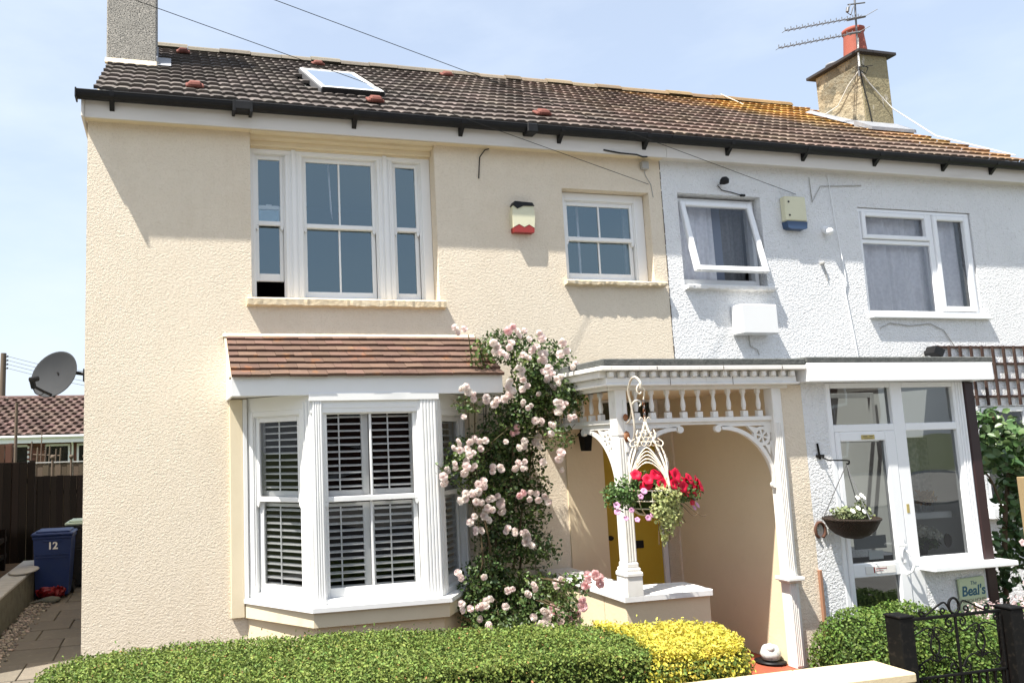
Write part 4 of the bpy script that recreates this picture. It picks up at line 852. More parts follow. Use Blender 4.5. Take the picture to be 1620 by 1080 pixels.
# satellite dish on the side wall
t = thing('satellite_dish', (-1.06, .30, 2.6), 'round grey satellite dish on the side wall at the left corner of the cream house', 'satellite dish')
nd = Vector((-.50, -.80, .32)).normalized(); ud = (Vector((0, 0, 1)) - nd * nd.z).normalized(); rd = ud.cross(nd) * -1
Md = Matrix(((rd.x, ud.x, nd.x, -1.06), (rd.y, ud.y, nd.y, .33), (rd.z, ud.z, nd.z, 2.845), (0, 0, 0, 1)))
mb = MB(Md); pf = [(.0005, -.035)] + [(.045 * k, -.035 + .00042 * (k * 4.5) ** 2 * .35) for k in range(1, 6)] ; R_ = .245
prof = [(R_ * q, -.04 + .045 * q * q) for q in (.001, .2, .4, .6, .8, .95, 1.0)] + [(R_ * 1.02, .004), (R_ * 1.0, -.006)] + [(R_ * q, -.052 + .045 * q * q) for q in (.95, .6, .3, .001)]
mb.lathe(prof, (0, 0, 0), 36, 1.0, .93); mb.build('reflector', m_dish, t)
mb = MB(); mb.tube([(-1.045, .29, 2.635), (-1.13, .20, 2.675), (-1.20, .12, 2.715)], .013, 8); mb.build('lnb_arm', m_black, t)
mb = MB(); mb.tube([(-1.20, .13, 2.70), (-1.215, .10, 2.78)], .024, 10); mb.tube([(-1.225, .09, 2.77), (-1.17, .14, 2.79)], .026, 10); mb.build('receiver', m_black, t)
mb = MB(); mb.tube([(-.757, .32, 2.84), (-.87, .36, 2.86), (-1.0, .40, 2.84)], .016, 8); mb.box(-.80, -.758, .27, .39, 2.77, 2.89, .004); mb.tube([(-1.0, .40, 2.84), (-1.04, .37, 2.84)], .03, 8); mb.build('wall_bracket', m_black, t)
mb = MB(); mb.tube(bez([(-1.20, .11, 2.72), (-1.19, .12, 2.66), (-1.15, .17, 2.64), (-1.12, .2, 2.67)]), .004, 5); mb.build('lead_cable', m_wire, t)
# tv aerial on the chimney
t = thing('tv_aerial', (10.42, 1.47, 7.2), 'tall mast with two spiky television aerials strapped to the stained chimney', 'aerial')
mb = MB(); mb.tube([(9.985, 1.49, 7.35), (10.06, 1.49, 8.60)], .013, 8); mb.build('mast', m_steel, t)
def yagi(p, q):
    mb = MB(); p = Vector(p); q = Vector(q); L_ = (q - p).length; d = (q - p).normalized(); mb.tube([p, q], .008, 6); k = 0
    while k * .112 < L_ - .1:
        c = q - d * (k * .112); mb.tube([c + Vector((0, -.06, 0)), c + Vector((0, .06, 0))], .0045, 5); mb.tube([c, c + Vector((0, 0, .05))], .006, 5); k += 1
    for sg in (-1, 1): mb.tube([p, p + Vector((.10, .12 * sg, .05))], .005, 5)
    return mb.build('aerial_array', m_steel, t)
yagi((10.0, 1.45, 8.02), (8.50, 1.40, 7.60)); yagi((10.18, 1.45, 8.31), (8.64, 1.40, 7.88))
mb = MB(); mb.tube([(9.85, 1.47, 8.21), (10.20, 1.47, 8.31)], .012, 6); mb.tube([(9.90, 1.47, 8.47), (10.22, 1.47, 8.54)], .011, 6); mb.tube([(9.93, 1.46, 8.47), (9.86, 1.46, 8.33), (9.92, 1.46, 8.30), (9.98, 1.46, 8.44)], .008, 6); mb.tube([(9.86, 1.44, 8.40), (9.84, 1.44, 8.33)], .022, 8); mb.tube([(9.80, 1.45, 7.98), (10.05, 1.45, 8.04)], .018, 6); mb.build('cross_arm', m_steel, t)
mb = MB(); mb.tube([(10.02, 1.472, 7.95), (9.99, 1.47, 7.7), (9.985, 1.468, 7.50)], .012, 6); mb.build('white_sleeve', m_whitewire, t)
cable('aerial_cable', [(9.99, 1.48, 7.45), (9.99, 1.70, 7.30), (9.99, 1.9, 7.08), (9.96, 2.26, 7.02), (9.6, 2.6, 7.22), (9.3, 2.9, 7.45), (9.0, 3.2, 7.80)], .008, m_whitewire, 'white aerial cable running from the stained chimney up to the ridge')
cable('aerial_cable', [(9.99, 1.48, 7.45), (10.15, 1.48, 7.25), (10.35, 1.48, 7.05), (10.50, 1.46, 6.88), (10.54, .9, 6.22), (10.52, .3, 5.81), (10.50, -.1, 5.54)], .008, m_whitewire, 'white aerial cable crossing the chimney front and running down the roof edge')
mb = MB(); mb.tube([(10.0, 1.478, 7.45), (10.04, 1.49, 7.2), (10.10, 1.492, 6.9), (10.14, 1.495, 6.55)], .008, 5); mb.tube([(10.0, 1.46, 7.5), (9.94, 1.45, 7.44), (10.06, 1.45, 7.38), (10.12, 1.45, 7.48), (10.0, 1.45, 7.52)], .007, 5)
mb.tube([(9.92, 1.44, 7.46), (10.2, 1.44, 7.52)], .006, 5); simple('aerial_cable', mb, m_wire, 'tangle of dark cable at the aerial bracket on the chimney corner', 'cable')

# ================================================================ HANGING BASKET ON THE PORCH POST
t = thing('basket_bracket', (3.70, -1.50, 2.02), 'cream iron scroll bracket with rust spots on the porch corner post', 'bracket')
mb = MB(); mb.box(3.69, 3.718, -1.505, -1.495, 1.98, 2.42, .003); mb.build('back_plate', m_white_old, t)
mb = MB(); mb.sphere((3.70, -1.51, 2.27), .026, 10, 1, .5, 1.2); mb.sphere((3.70, -1.51, 2.11), .030, 10, 1, .5, 1.6); mb.build('rust_spots', m_rustpatch, t)
mb = MB()
mb.tube(bez([(3.705, -1.50, 2.12), (3.70, -1.55, 2.075), (3.685, -1.62, 2.08), (3.665, -1.68, 2.17), (3.64, -1.70, 2.33), (3.605, -1.72, 2.47), (3.59, -1.79, 2.56), (3.58, -1.87, 2.575), (3.585, -1.92, 2.53), (3.59, -1.91, 2.485)]), .0085, 8)
mb.tube(bez([(3.705, -1.505, 2.22), (3.69, -1.58, 2.24), (3.665, -1.65, 2.30), (3.64, -1.71, 2.37), (3.66, -1.75, 2.40), (3.68, -1.77, 2.375), (3.67, -1.76, 2.35)]), .007, 8)
mb.build('scroll_arm', m_creammetal, t)
BX, BY = 3.615, -1.90
t = thing('hanging_basket', (BX, BY, 1.45), 'cream iron hanging basket with red petunias and pale trailing foliage on the porch post bracket', 'hanging basket')
mb = MB(); mb.tube(bez([(3.590, BY, 2.52), (3.565, BY, 2.49), (3.565, BY, 2.455), (3.585, BY, 2.44), (3.605, BY, 2.46)]), .006, 6); mb.tube(bez([(3.595, BY, 2.505), (3.625, BY, 2.475), (3.625, BY, 2.44), (BX, BY, 2.395)]), .005, 6); mb.build('hook', m_creammetal, t)
ch0 = None
for k in range(6):
    mb = MB(); pts = [(BX + (.009 * math.cos(a) if k % 2 else 0), BY + (0 if k % 2 else .009 * math.cos(a)), 2.385 - k * .026 + .017 * math.sin(a)) for a in np.linspace(0, 2 * math.pi, 10)]
    mb.tube(pts, .0032, 5, False); mb.build('chain_link', m_rustpatch if k % 2 else m_steel, t)
mb = MB(); RB = .205; top = (BX, BY, 2.23); rim = 1.70
DZ = [(2.22, .004), (2.17, .022), (2.11, .052), (2.05, .088), (1.99, .122), (1.92, .155), (1.84, .182), (1.76, .198), (1.68, .205)]
def rd_(z):
    for (z0, r0), (z1, r1) in zip(DZ, DZ[1:]):
        if z <= z0 and z >= z1: return r0 + (r1 - r0) * (z0 - z) / (z0 - z1)
    return .004 if z > 2.2 else .205
def dpt(a, z, k=1.): q = rd_(z) * k; return (BX + q * math.cos(a), BY + q * math.sin(a), z)
for q in range(4):
    a = q * math.pi / 2 + .165; a2 = a + math.pi / 2
    mb.tube(bez([dpt(a, z) for z, _ in DZ]), .009, 6)
    for sg in (1, -1):
        mb.tube(bez([dpt(a, 2.08), dpt(a + sg * .25, 2.10, 1.35), dpt(a + sg * .35, 2.14, 1.9), dpt(a + sg * .75, 2.155, 2.0), dpt(a + sg * .75, 2.12, 1.6)]), .0045, 5)
        mb.tube(bez([dpt(a, 2.04), dpt(a + sg * .12, 2.03, 1.4), dpt(a + sg * .35, 2.06, 1.6), dpt(a + sg * .25, 2.09, 1.5)]), .004, 5)
    for lv in range(5):
        h = 2.02 - lv * .028; pts = []
        for k in range(15):
            u = k / 14; sn = math.sin(math.pi * u); z = 1.74 + (h - 1.74) * sn ** .55; pts.append(dpt(a + (a2 - a) * u, z, 1.0 - .02 * lv))
        mb.tube(pts, .005, 5)
    for z in (2.12, 2.085, 2.05):       # lattice of small rings at the crown
        n_ = {2.12: 2, 2.085: 3, 2.05: 4}[z]
        for k in range(n_):
            aa = a + (a2 - a) * (k + .5) / n_; c = Vector(dpt(aa, z)); tg = Vector((-math.sin(aa), math.cos(aa), 0)); w_ = rd_(z) * (a2 - a) / n_ * .5
            mb.tube([c + tg * w_ * math.cos(b) + Vector((0, 0, .018 * math.sin(b))) for b in np.linspace(0, 2 * math.pi, 9)], .0035, 4, False)
mb.tube(bez([(BX - .05, BY, 2.235), (BX - .035, BY, 2.255), (BX - .012, BY, 2.235), (BX, BY, 2.20), (BX + .012, BY, 2.235), (BX + .035, BY, 2.255), (BX + .05, BY, 2.235)]), .0045, 5)
mb.tube([(BX, BY, 2.26), (BX, BY, 2.17)], .007, 6)
mb.build('domed_frame', m_creammetal, t)
mb = MB()
for z, r_ in ((1.70, .205), (1.62, .195), (1.56, .16), (1.51, .10)): mb.tube([(BX + r_ * math.cos(a), BY + r_ * math.sin(a), z) for a in np.linspace(0, 2 * math.pi, 25)], .005, 5, False)
for k in range(12):
    a = k * math.pi / 6; mb.tube([(BX + r_ * math.cos(a), BY + r_ * math.sin(a), z) for z, r_ in ((1.70, .205), (1.62, .195), (1.56, .16), (1.51, .10), (1.49, .02))], .0045, 5)
mb.build('wire_bowl', m_creammetal, t)
MB().lathe([(.01, 1.50), (.10, 1.525), (.155, 1.575), (.185, 1.63), (.19, 1.69), (.02, 1.70)], (BX, BY, 0), 16).build('moss_liner', m_hedgecore, t)
P_, N_ = in_ellipsoids([(BX - .25, BY - .02, 1.66, .16, .14, .11, 1.0), (BX + .22, BY - .03, 1.68, .17, .16, .10, 1.0), (BX, BY, 1.76, .22, .20, .07, .8)], 2400, .2); leaf_mesh('petunia_leaves', P_, N_, .032, m_basketleaf, t)
P_, N_ = in_ellipsoids([(BX + .02, BY - .17, 1.66, .13, .07, .09, 1.), (BX - .01, BY - .17, 1.55, .11, .06, .10, 1.), (BX + .02, BY - .17, 1.47, .05, .05, .10, .7), (BX + .11, BY - .14, 1.52, .05, .05, .10, .7), (BX - .02, BY - .16, 1.37, .025, .03, .07, .6)], 1500, .1); leaf_mesh('trailing_leaves', P_, N_, .026, m_trail, t, aspect=.8)
mb = MB()
for dx, z1 in ((-.02, 1.28), (.02, 1.33), (-.06, 1.30), (.10, 1.42), (.14, 1.45), (.30, 1.50), (.24, 1.52)):
    mb.tube(bez([(BX + dx * .6, BY - .15, 1.6), (BX + dx, BY - .17, 1.5), (BX + dx * 1.2, BY - .17, z1)]), .003, 4)
mb.build('trailing_stems', m_twig, t)
def trumpet(mb, c, nrm, r, rnd):
    nrm = Vector(nrm).normalized(); u = nrm.orthogonal().normalized(); w_ = nrm.cross(u); V = [Vector(c) - nrm * r * .5]; n = 10; tw = rnd.uniform(0, 6)
    for q, (rr, h) in enumerate(((.35, -.05), (.8, .1), (1.0, .0))):
        for k in range(n):
            a = 2 * math.pi * k / n + tw; f = 1 + (.12 * math.cos(5 * a) if q == 2 else 0); V.append(Vector(c) + (u * math.cos(a) + w_ * math.sin(a)) * r * rr * f + nrm * (h * r + (rnd.uniform(-.1, .1) * r if q == 2 else 0)))
    F = [(0, 1 + k, 1 + (k + 1) % n) for k in range(n)]
    for q in range(2):
        for k in range(n): F.append((1 + q * n + k, 1 + (q + 1) * n + k, 1 + (q + 1) * n + (k + 1) % n, 1 + q * n + (k + 1) % n))
    mb.add(V, F, True)
rnd = random.Random(21)
def blooms(cells, r, m, name, eye=True):
    for (x, y, z) in cells:
        mb = MB(); d = Vector((x - BX + rnd.uniform(-.1, .1), -.35 + (y - BY), rnd.uniform(-.05, .3)))
        trumpet(mb, (x, y, z), d, r * rnd.uniform(.85, 1.15), rnd); mb.build(name, m, t)
reds = []
for _ in range(34): a = rnd.uniform(0, 1); reds.append((BX + .03 + a * .36, BY - .10 - rnd.uniform(0, .12) + .1 * a, 1.77 - .09 * a * a + rnd.uniform(-.10, .06)))
for _ in range(14): a = rnd.uniform(0, 1); reds.append((BX - .20 + a * .28, BY - .06 - rnd.uniform(0, .12), 1.78 + rnd.uniform(-.04, .05)))
blooms(reds, .050, m_redpetal, 'red_petunia')
pk = [(BX - .36, -2.0, 1.55), (BX - .25, -2.02, 1.56), (BX - .29, -2.0, 1.50), (BX - .22, -2.04, 1.49), (BX - .14, -2.06, 1.50), (BX - .10, -2.06, 1.52), (BX - .19, -2.06, 1.66), (BX - .16, -2.06, 1.70), (BX - .36, -2.0, 1.60), (BX + .32, -2.0, 1.62), (BX + .34, -2.0, 1.57), (BX + .31, -2.0, 1.55)]
blooms(pk, .022, m_pinkpetal, 'small_pink_flower')

# ================================================================ WICKER BASKET BY THE GLAZED PORCH
t = thing('wall_bracket', (5.63, -1.47, 1.85), 'thin black iron bracket on the white pier beside the porch door', 'bracket')
mb = MB(); mb.tube([(5.645, -1.475, 2.0), (5.66, -1.475, 1.86)], .009, 6); mb.box(5.62, 5.70, -1.49, -1.467, 1.875, 1.90, .004); mb.tube(bez([(5.66, -1.48, 1.89), (5.67, -1.54, 1.855), (5.68, -1.60, 1.85), (5.70, -1.69, 1.85), (5.705, -1.73, 1.845), (5.70, -1.73, 1.82), (5.70, -1.71, 1.822)]), .007, 6); mb.build('bracket_arm', m_iron, t)
QX, QY = 5.70, -1.70
t = thing('wicker_hanging_basket', (QX, QY, 1.18), 'dark wicker hanging basket with a few white flowers beside the glazed porch door', 'hanging basket')
mb = MB(); pf = [(.01, 0), (.07, .01), (.13, .04), (.175, .085), (.205, .145), (.212, .16), (.212, .175), (.20, .175), (.19, .16), (.02, .15)]; mb.lathe(pf, (QX, QY, 1.18), 28); mb.tube([(QX + .212 * math.cos(a), QY + .212 * math.sin(a), 1.352) for a in np.linspace(0, 2 * math.pi, 40)], .012, 6, False)
mb.build('wicker_bowl', m_wicker, t)
for a in (.4, 2.5, 4.6):
    mb = MB(); mb.tube([(QX + .21 * math.cos(a), QY + .21 * math.sin(a), 1.355), (QX + .04 * math.cos(a), QY + .04 * math.sin(a), 1.72), (QX, QY - .01, 1.82)], .004, 5); mb.build('chain', m_steel, t)
P_, N_ = in_ellipsoids([(QX, QY, 1.39, .17, .15, .06, 1.), (QX + .08, QY - .02, 1.44, .05, .05, .11, .6), (QX - .1, QY - .06, 1.40, .09, .07, .05, .7)], 700, .2); leaf_mesh('basket_leaves', P_, N_, .032, mat('grey_green_leaf', (.16, .19, .09), .6, .3, island=.5), t)
rnd = random.Random(5)
for p in [(QX + .07, QY - .06, 1.55), (QX + .10, QY - .05, 1.53), (QX + .05, QY - .04, 1.53), (QX - .1, QY - .12, 1.43), (QX + .02, QY - .12, 1.42), (QX - .02, QY - .10, 1.45)]:
    mb = MB(); trumpet(mb, p, (0, -.8, .5), .022, rnd); mb.build('white_flower', m_petals_w, t)
mb = MB(); pts = [(5.585 + .052 * math.sin(a) * (1 if abs(a) < 2.2 else .85), -1.476, 1.235 + .070 * math.cos(a)) for a in np.linspace(-2.6, 2.6, 22)]; mb.tube(pts, .013, 6); simple('horseshoe', mb, mat('dark_rust', (.10, .05, .035), .85, .2), 'rusty iron horseshoe nailed open end down on the white pier below the wicker basket', 'horseshoe')
simple('wood_batten', MB().box(5.515, 5.545, -1.495, -1.468, -.0, .90, .004), m_door_int, 'bare upright wood batten where the cream pier meets the white pier', 'batten')
# things inside the glazed porch
mb = MB(); rnd = random.Random(9)
P_, N_ = in_ellipsoids([(6.98, -1.32, 1.46, .10, .05, .07, 1.)], 150, .1); o = leaf_mesh('dried_flower_ornament', P_, N_, .05, m_brownleaf); tag(o, 'brown dried flower bunch hanging in the glazed porch window', 'ornament')
t = thing('porch_window_plant', (6.85, -1.30, .95), 'pot plant with white flowers on the inside sill of the glazed porch', 'potted plant')
P_, N_ = in_ellipsoids([(6.86, -1.32, 1.14, .17, .05, .06, 1.), (7.02, -1.32, 1.10, .10, .05, .05, 1.)], 420, .1); leaf_mesh('white_flower_mass', P_, N_, .03, m_petals_w, t)
P_, N_ = in_ellipsoids([(6.80, -1.31, 1.02, .12, .05, .07, 1.), (6.98, -1.31, 1.03, .10, .05, .05, 1.)], 200, .1); leaf_mesh('leaves', P_, N_, .06, m_basketleaf, t)
MB().lathe([(.06, 0), (.08, .10), (.085, .11), (.07, .10)], (6.86, -1.30, .93), 16).build('pot', m_black, t)
mb = MB(); mb.lathe([(.045, -.005), (.05, 0), (.045, .005)], (0, 0, 0), 20); mb.v = [(7.15 + x, -1.35 + z, 1.05 + y * 1.3) for x, y, z in mb.v]; simple('round_window_ornament', mb, m_wicker, 'small dark round ornament in the lower right corner of the porch window', 'ornament')

# ---- text helper
def text_mesh(body, size, M_, m, parent, name='lettering', shear=0., ext=.001, align='CENTER', off_=0.):
    cu = bpy.data.curves.new(name, 'FONT'); cu.body = body; cu.size = size; cu.extrude = ext; cu.align_x = align; cu.align_y = 'CENTER'; cu.shear = shear; cu.offset = off_
    o = bpy.data.objects.new(name + '_tmp', cu); COL.objects.link(o); dg = bpy.context.evaluated_depsgraph_get(); me = bpy.data.meshes.new_from_object(o.evaluated_get(dg)); bpy.data.objects.remove(o)
    me.materials.clear(); me.materials.append(m); loc = M_.translation.copy(); R3 = M_.to_3x3().to_4x4(); me.transform(R3); o = bpy.data.objects.new(name, me); COL.objects.link(o); place(o, loc, parent); return o
FACE = Matrix.Rotation(math.pi / 2, 4, 'X')      # text standing up facing -y
def at(x, y, z, M_=FACE): return Matrix.Translation((x, y, z)) @ M_
# beach sign
t = thing('house_sign', (7.2, -1.49, .35), 'pale green painted beach house sign on the wall under the glazed porch window', 'sign')
tilt = Matrix.Rotation(R(-2), 4, 'Y')
mb = MB(Matrix.Translation((7.20, -1.485, .54)) @ tilt); mb.box(-.155, .155, -.012, .012, -.185, .185, .008); mb.build('board', m_signgreen, t)
def st(x, z): return Matrix.Translation((7.20, -1.4975, .54)) @ tilt @ Matrix.Translation((x, 0, z)) @ FACE
text_mesh("The", .050, st(.01, .135), m_inkblue, t, 'lettering', .3)
text_mesh("Beal's", .125, st(0, .065), m_inkblue, t, 'lettering', .15, off_=.003)
text_mesh("BEACH HOUSE", .041, st(0, -.018), m_inkbrown, t, 'lettering')
mb = MB(Matrix.Translation((7.20, -1.498, .54)) @ tilt); mb.prism([(-.0, -.115), (-.03, -.07), (-.02, -.052), (.0, -.047), (.02, -.052), (.03, -.07)], -.001, .001, 'y'); mb.build('shell_mark', m_orange, t)
mb = MB(Matrix.Translation((7.20, -1.498, .54)) @ tilt); mb.prism([(.07, -.09), (.09, -.065), (.13, -.07), (.14, -.09), (.10, -.105)], -.001, .001, 'y'); mb.build('wave_mark', m_paleblue, t)
mb = MB(Matrix.Translation((7.20, -1.498, .54)) @ tilt); mb.prism([(-.13, -.095), (-.11, -.07), (-.075, -.08), (-.09, -.10)], -.001, .001, 'y'); mb.build('wave_mark', m_paleblue, t)

# porch interior: lantern and doorstep ornament
mb = MB(); mb.box(4.12, 4.15, -.02, 0, 2.02, 2.20, .004); mb.tube(bez([(4.135, -.01, 2.17), (4.13, -.10, 2.21), (4.10, -.16, 2.16)]), .008, 6); mb.prism([(4.05, 2.13), (4.15, 2.13), (4.13, 1.98), (4.07, 1.98)], -.21, -.11, 'y'); mb.prism([(4.03, 2.13), (4.17, 2.13), (4.10, 2.19)], -.23, -.09, 'y')
simple('wall_lantern', mb, m_iron, 'black wall lantern inside the cream porch left of the yellow door', 'lantern')
t = thing('doorstep_ornament', (5.14, -1.24, .10), 'pale glazed pottery ornament standing on a dish at the foot of the porch pilaster', 'ornament')
mb = MB(); mb.lathe([(.02, 0), (.07, .02), (.085, .07), (.065, .12), (.05, .135), (.01, .14)], (5.13, -1.27, .115), 14, 1.1, .9); mb.sphere((5.10, -1.30, .235), .04, 10); mb.build('body', m_porcelain, t)
MB().lathe([(.08, 0), (.125, .012), (.13, .018), (.02, .016)], (5.12, -1.27, .10), 20).build('dish', m_black, t)

# ================================================================ ROSE
t = thing('climbing_rose', (3.1, -.35, 0), 'climbing rose covered in pale pink blooms between the bay window and the porch', 'climbing rose')
ROSE_CLOUDS = [(3.436, -0.62, 2.733, 0.355, 0.22, 0.339, 1.4), (3.116, -0.5, 3.003, 0.304, 0.16, 0.178, 1.0), (3.503, -0.95, 2.515, 0.163, 0.16, 0.239, 1.2), (3.32, -0.48, 2.382, 0.41, 0.2, 0.279, 1.4), (2.81, -0.6, 2.917, 0.144, 0.1, 0.164, 0.4), (2.665, -0.62, 2.445, 0.172, 0.08, 0.098, 0.5), (3.154, -0.3, 2.057, 0.421, 0.18, 0.315, 1.4), (3.437, -0.85, 2.131, 0.155, 0.12, 0.137, 0.6), (2.642, -0.5, 1.896, 0.21, 0.16, 0.267, 0.8), (3.165, -0.3, 1.663, 0.433, 0.18, 0.344, 1.4), (2.417, -0.68, 1.85, 0.114, 0.06, 0.108, 0.4), (3.413, -0.35, 1.444, 0.155, 0.12, 0.273, 0.6), (3.107, -0.3, 1.217, 0.337, 0.18, 0.275, 1.3), (3.377, -0.4, 1.065, 0.261, 0.14, 0.169, 0.9), (2.889, -0.45, 0.815, 0.341, 0.2, 0.269, 1.3), (3.274, -0.55, 0.634, 0.371, 0.22, 0.265, 1.3), (2.729, -0.5, 0.554, 0.245, 0.18, 0.2, 1.0), (3.244, -1.3, 0.901, 0.144, 0.1, 0.118, 0.5), (3.103, -1.45, 0.738, 0.14, 0.1, 0.143, 0.6), (3.089, -0.65, 0.473, 0.542, 0.2, 0.147, 1.0)]
P_, N_ = in_ellipsoids(ROSE_CLOUDS, 19000, .12); leaf_mesh('foliage', P_, N_, .038, m_roseleaf, t, aspect=.62)
mb = MB(); rnd = random.Random(31)
for base, tip in (((2.95, -.3, 0), (3.2, -.5, 3.1)), ((3.05, -.25, 0), (3.6, -.45, 2.95)), ((2.9, -.35, 0), (2.7, -.6, 3.1)), ((3.0, -.3, 0), (2.5, -.65, 1.75)), ((3.0, -.2, 0), (3.0, -.25, 2.6)), ((3.15, -.25, 0), (3.3, -.2, 2.4))):
    b_, q = Vector(base), Vector(tip); pts = [b_.lerp(q, k / 5) + Vector((rnd.uniform(-.12, .12), rnd.uniform(-.08, .08), rnd.uniform(-.1, .1))) * (0 if k in (0, 5) else 1) for k in range(6)]
    c = bez(pts); mb.tube(c, [.014 - .010 * i / len(c) for i in range(len(c))], 6)
for _ in range(70):
    e = ROSE_CLOUDS[rnd.randrange(len(ROSE_CLOUDS))]; c = Vector(e[:3]); q = c + Vector((rnd.uniform(-1, 1) * e[3], rnd.uniform(-1, .3) * e[4], rnd.uniform(-1, 1) * e[5])) * 1.15
    mb.tube(bez([Vector((3.0 + rnd.uniform(-.1, .2), -.3, min(c.z, 2.6))).lerp(c, .6), c, q], 5), .0035, 4)
mb.build('stems', m_rosestem, t)
wire = MB()
for z in np.arange(.4, 2.5, .22): wire.tube([(2.86, -.015, z), (3.62, -.015, z)], .003, 4)
for x in np.arange(2.9, 3.6, .16): wire.tube([(x, -.018, .1), (x, -.018, 2.5)], .003, 4)
tag(wire.build('rose_wires', m_wire), 'thin dark training wires on the cream wall behind the climbing rose', 'trellis')
def rose_flower(mb, c, d, r, rnd):
    d = Vector(d).normalized(); u = d.orthogonal().normalized(); w_ = d.cross(u)
    for ring_, (n, rad, hgt, cup) in enumerate(((3, .34, .50, .25), (4, .58, .42, .30), (5, .82, .25, .30), (6, 1.0, .0, .22))):
        a0 = rnd.uniform(0, 6)
        for k in range(n):
            a = a0 + 2 * math.pi * k / n; half = math.pi / n * 1.25; V = []
            for i in range(3):
                for j in range(3):
                    s = i / 2; b = a + half * (j - 1); rr = r * rad * (.25 + .75 * s) * (1 - .10 * abs(j - 1) * s) ; hh = r * (hgt - .35 + (.35 + cup) * s * s) + (r * rnd.uniform(-.05, .05)) - r * .12 * (j == 1) * s
                    V.append(Vector(c) + (u * math.cos(b) + w_ * math.sin(b)) * rr + d * hh)
            mb.add(V, [(0, 1, 4, 3), (1, 2, 5, 4), (3, 4, 7, 6), (4, 5, 8, 7)], True)
variants = []
for v in range(6):
    mb = MB(); rnd = random.Random(50 + v); n = (1, 2, 3, 3, 4, 2)[v]
    for k in range(n):
        a = rnd.uniform(0, 6.28); q = 0 if n == 1 else .043; rose_flower(mb, (q * math.cos(a + k * 6.28 / n), -.01 * k, q * math.sin(a + k * 6.28 / n)), (rnd.uniform(-.6, .6), -1, rnd.uniform(-.2, .8)), rnd.uniform(.030, .043), rnd)
    mb.v = [(x + 3, y, z + 2) for x, y, z in mb.v]
    variants.append(mb)
PTS = [(2.48, -0.931, 3.105), (2.797, -0.895, 2.93), (2.907, -0.916, 2.9), (2.963, -0.888, 3.144), (3.084, -0.885, 3.089), (2.593, -0.832, 2.505), (2.533, -0.838, 2.547), (2.966, -0.74, 2.535), (3.015, -0.809, 2.6), (3.121, -0.812, 2.613), (3.186, -0.721, 2.433), (3.233, -0.904, 2.901), (3.295, -0.86, 2.807), (3.313, -0.903, 2.702), (3.412, -0.763, 2.614), (3.345, -1.162, 2.965), (3.373, -1.104, 2.904), (3.353, -1.076, 2.616), (3.35, -1.117, 2.448), (3.053, -0.871, 2.721), (3.298, -0.759, 2.529), (3.247, -0.832, 2.312), (3.276, -0.969, 2.195), (3.275, -1.109, 2.381), (3.402, -1.144, 2.323), (3.004, -0.636, 2.097), (3.129, -0.536, 2.211), (3.169, -0.583, 2.078), (2.623, -0.714, 2.148), (2.425, -0.695, 1.891), (2.52, -0.714, 1.874), (2.621, -0.689, 1.912), (2.296, -0.753, 1.774), (2.56, -0.704, 2.011), (2.641, -0.727, 2.008), (2.481, -0.688, 2.083), (3.118, -0.535, 1.892), (3.166, -0.628, 1.878), (3.375, -0.624, 1.899), (3.288, -1.034, 1.975), (3.406, -0.524, 2.087), (3.353, -1.008, 1.837), (2.648, -0.705, 1.69), (2.659, -0.744, 1.623), (2.764, -0.719, 1.727), (2.916, -0.594, 1.843), (2.491, -0.758, 1.631), (2.788, -0.71, 1.547), (2.907, -0.57, 1.49), (3.195, -0.531, 1.573), (3.278, -0.558, 1.585), (3.401, -0.529, 1.535), (2.647, -0.677, 1.441), (2.606, -0.661, 1.387), (2.773, -0.699, 1.45), (3.011, -0.62, 1.279), (3.248, -0.537, 1.187), (3.193, -0.524, 1.217), (2.672, -0.671, 1.303), (2.445, -0.832, 0.976), (2.652, -0.814, 0.933), (2.444, -0.875, 0.711), (2.887, -0.8, 0.835), (3.063, -0.831, 0.801), (2.676, -0.866, 0.717), (2.807, -0.892, 0.686), (2.6, -0.798, 0.645), (2.604, -0.781, 0.576), (2.67, -0.889, 0.529), (3.107, -0.804, 0.554), (3.174, -0.851, 0.571), (3.183, -0.882, 0.511), (3.29, -0.865, 0.631), (3.33, -0.808, 0.55), (3.133, -1.455, 0.744), (3.122, -1.555, 0.812), (3.253, -1.486, 0.935), (3.26, -1.555, 1.006), (3.245, -1.474, 0.921), (3.318, -1.52, 0.96), (3.123, -0.794, 0.497), (3.377, -0.782, 0.824), (2.923, -0.579, 1.574), (2.762, -0.66, 2.075), (2.813, -0.803, 2.476), (2.983, -0.951, 2.937), (3.147, -0.888, 2.889), (3.136, -0.956, 3.007), (3.224, -0.936, 3.025), (3.333, -0.911, 2.843), (2.847, -0.887, 2.945), (3.254, -1.161, 2.718), (3.457, -1.175, 2.716), (2.563, -0.736, 2.33)]
first = {}; rnd = random.Random(77); r2 = random.Random(5)
PTS = PTS[:94]
for k, p in enumerate(PTS):
    v = rnd.randrange(6); pink = (p[2] < 1.3 and p[1] < -1.3) or k % 23 == 3
    if (v, pink) not in first:
        o = variants[v].build('rose_bloom', m_rosepink if pink else m_rose, t, origin=(3, 0, 2)); first[(v, pink)] = o
    else: o = first[(v, pink)].copy(); COL.objects.link(o)
    place(o, p, t); s = rnd.uniform(.85, 1.2); o.scale = (s, s, s); o.rotation_euler = (rnd.uniform(-.3, .3), rnd.uniform(-3, 3), rnd.uniform(-.5, .3))


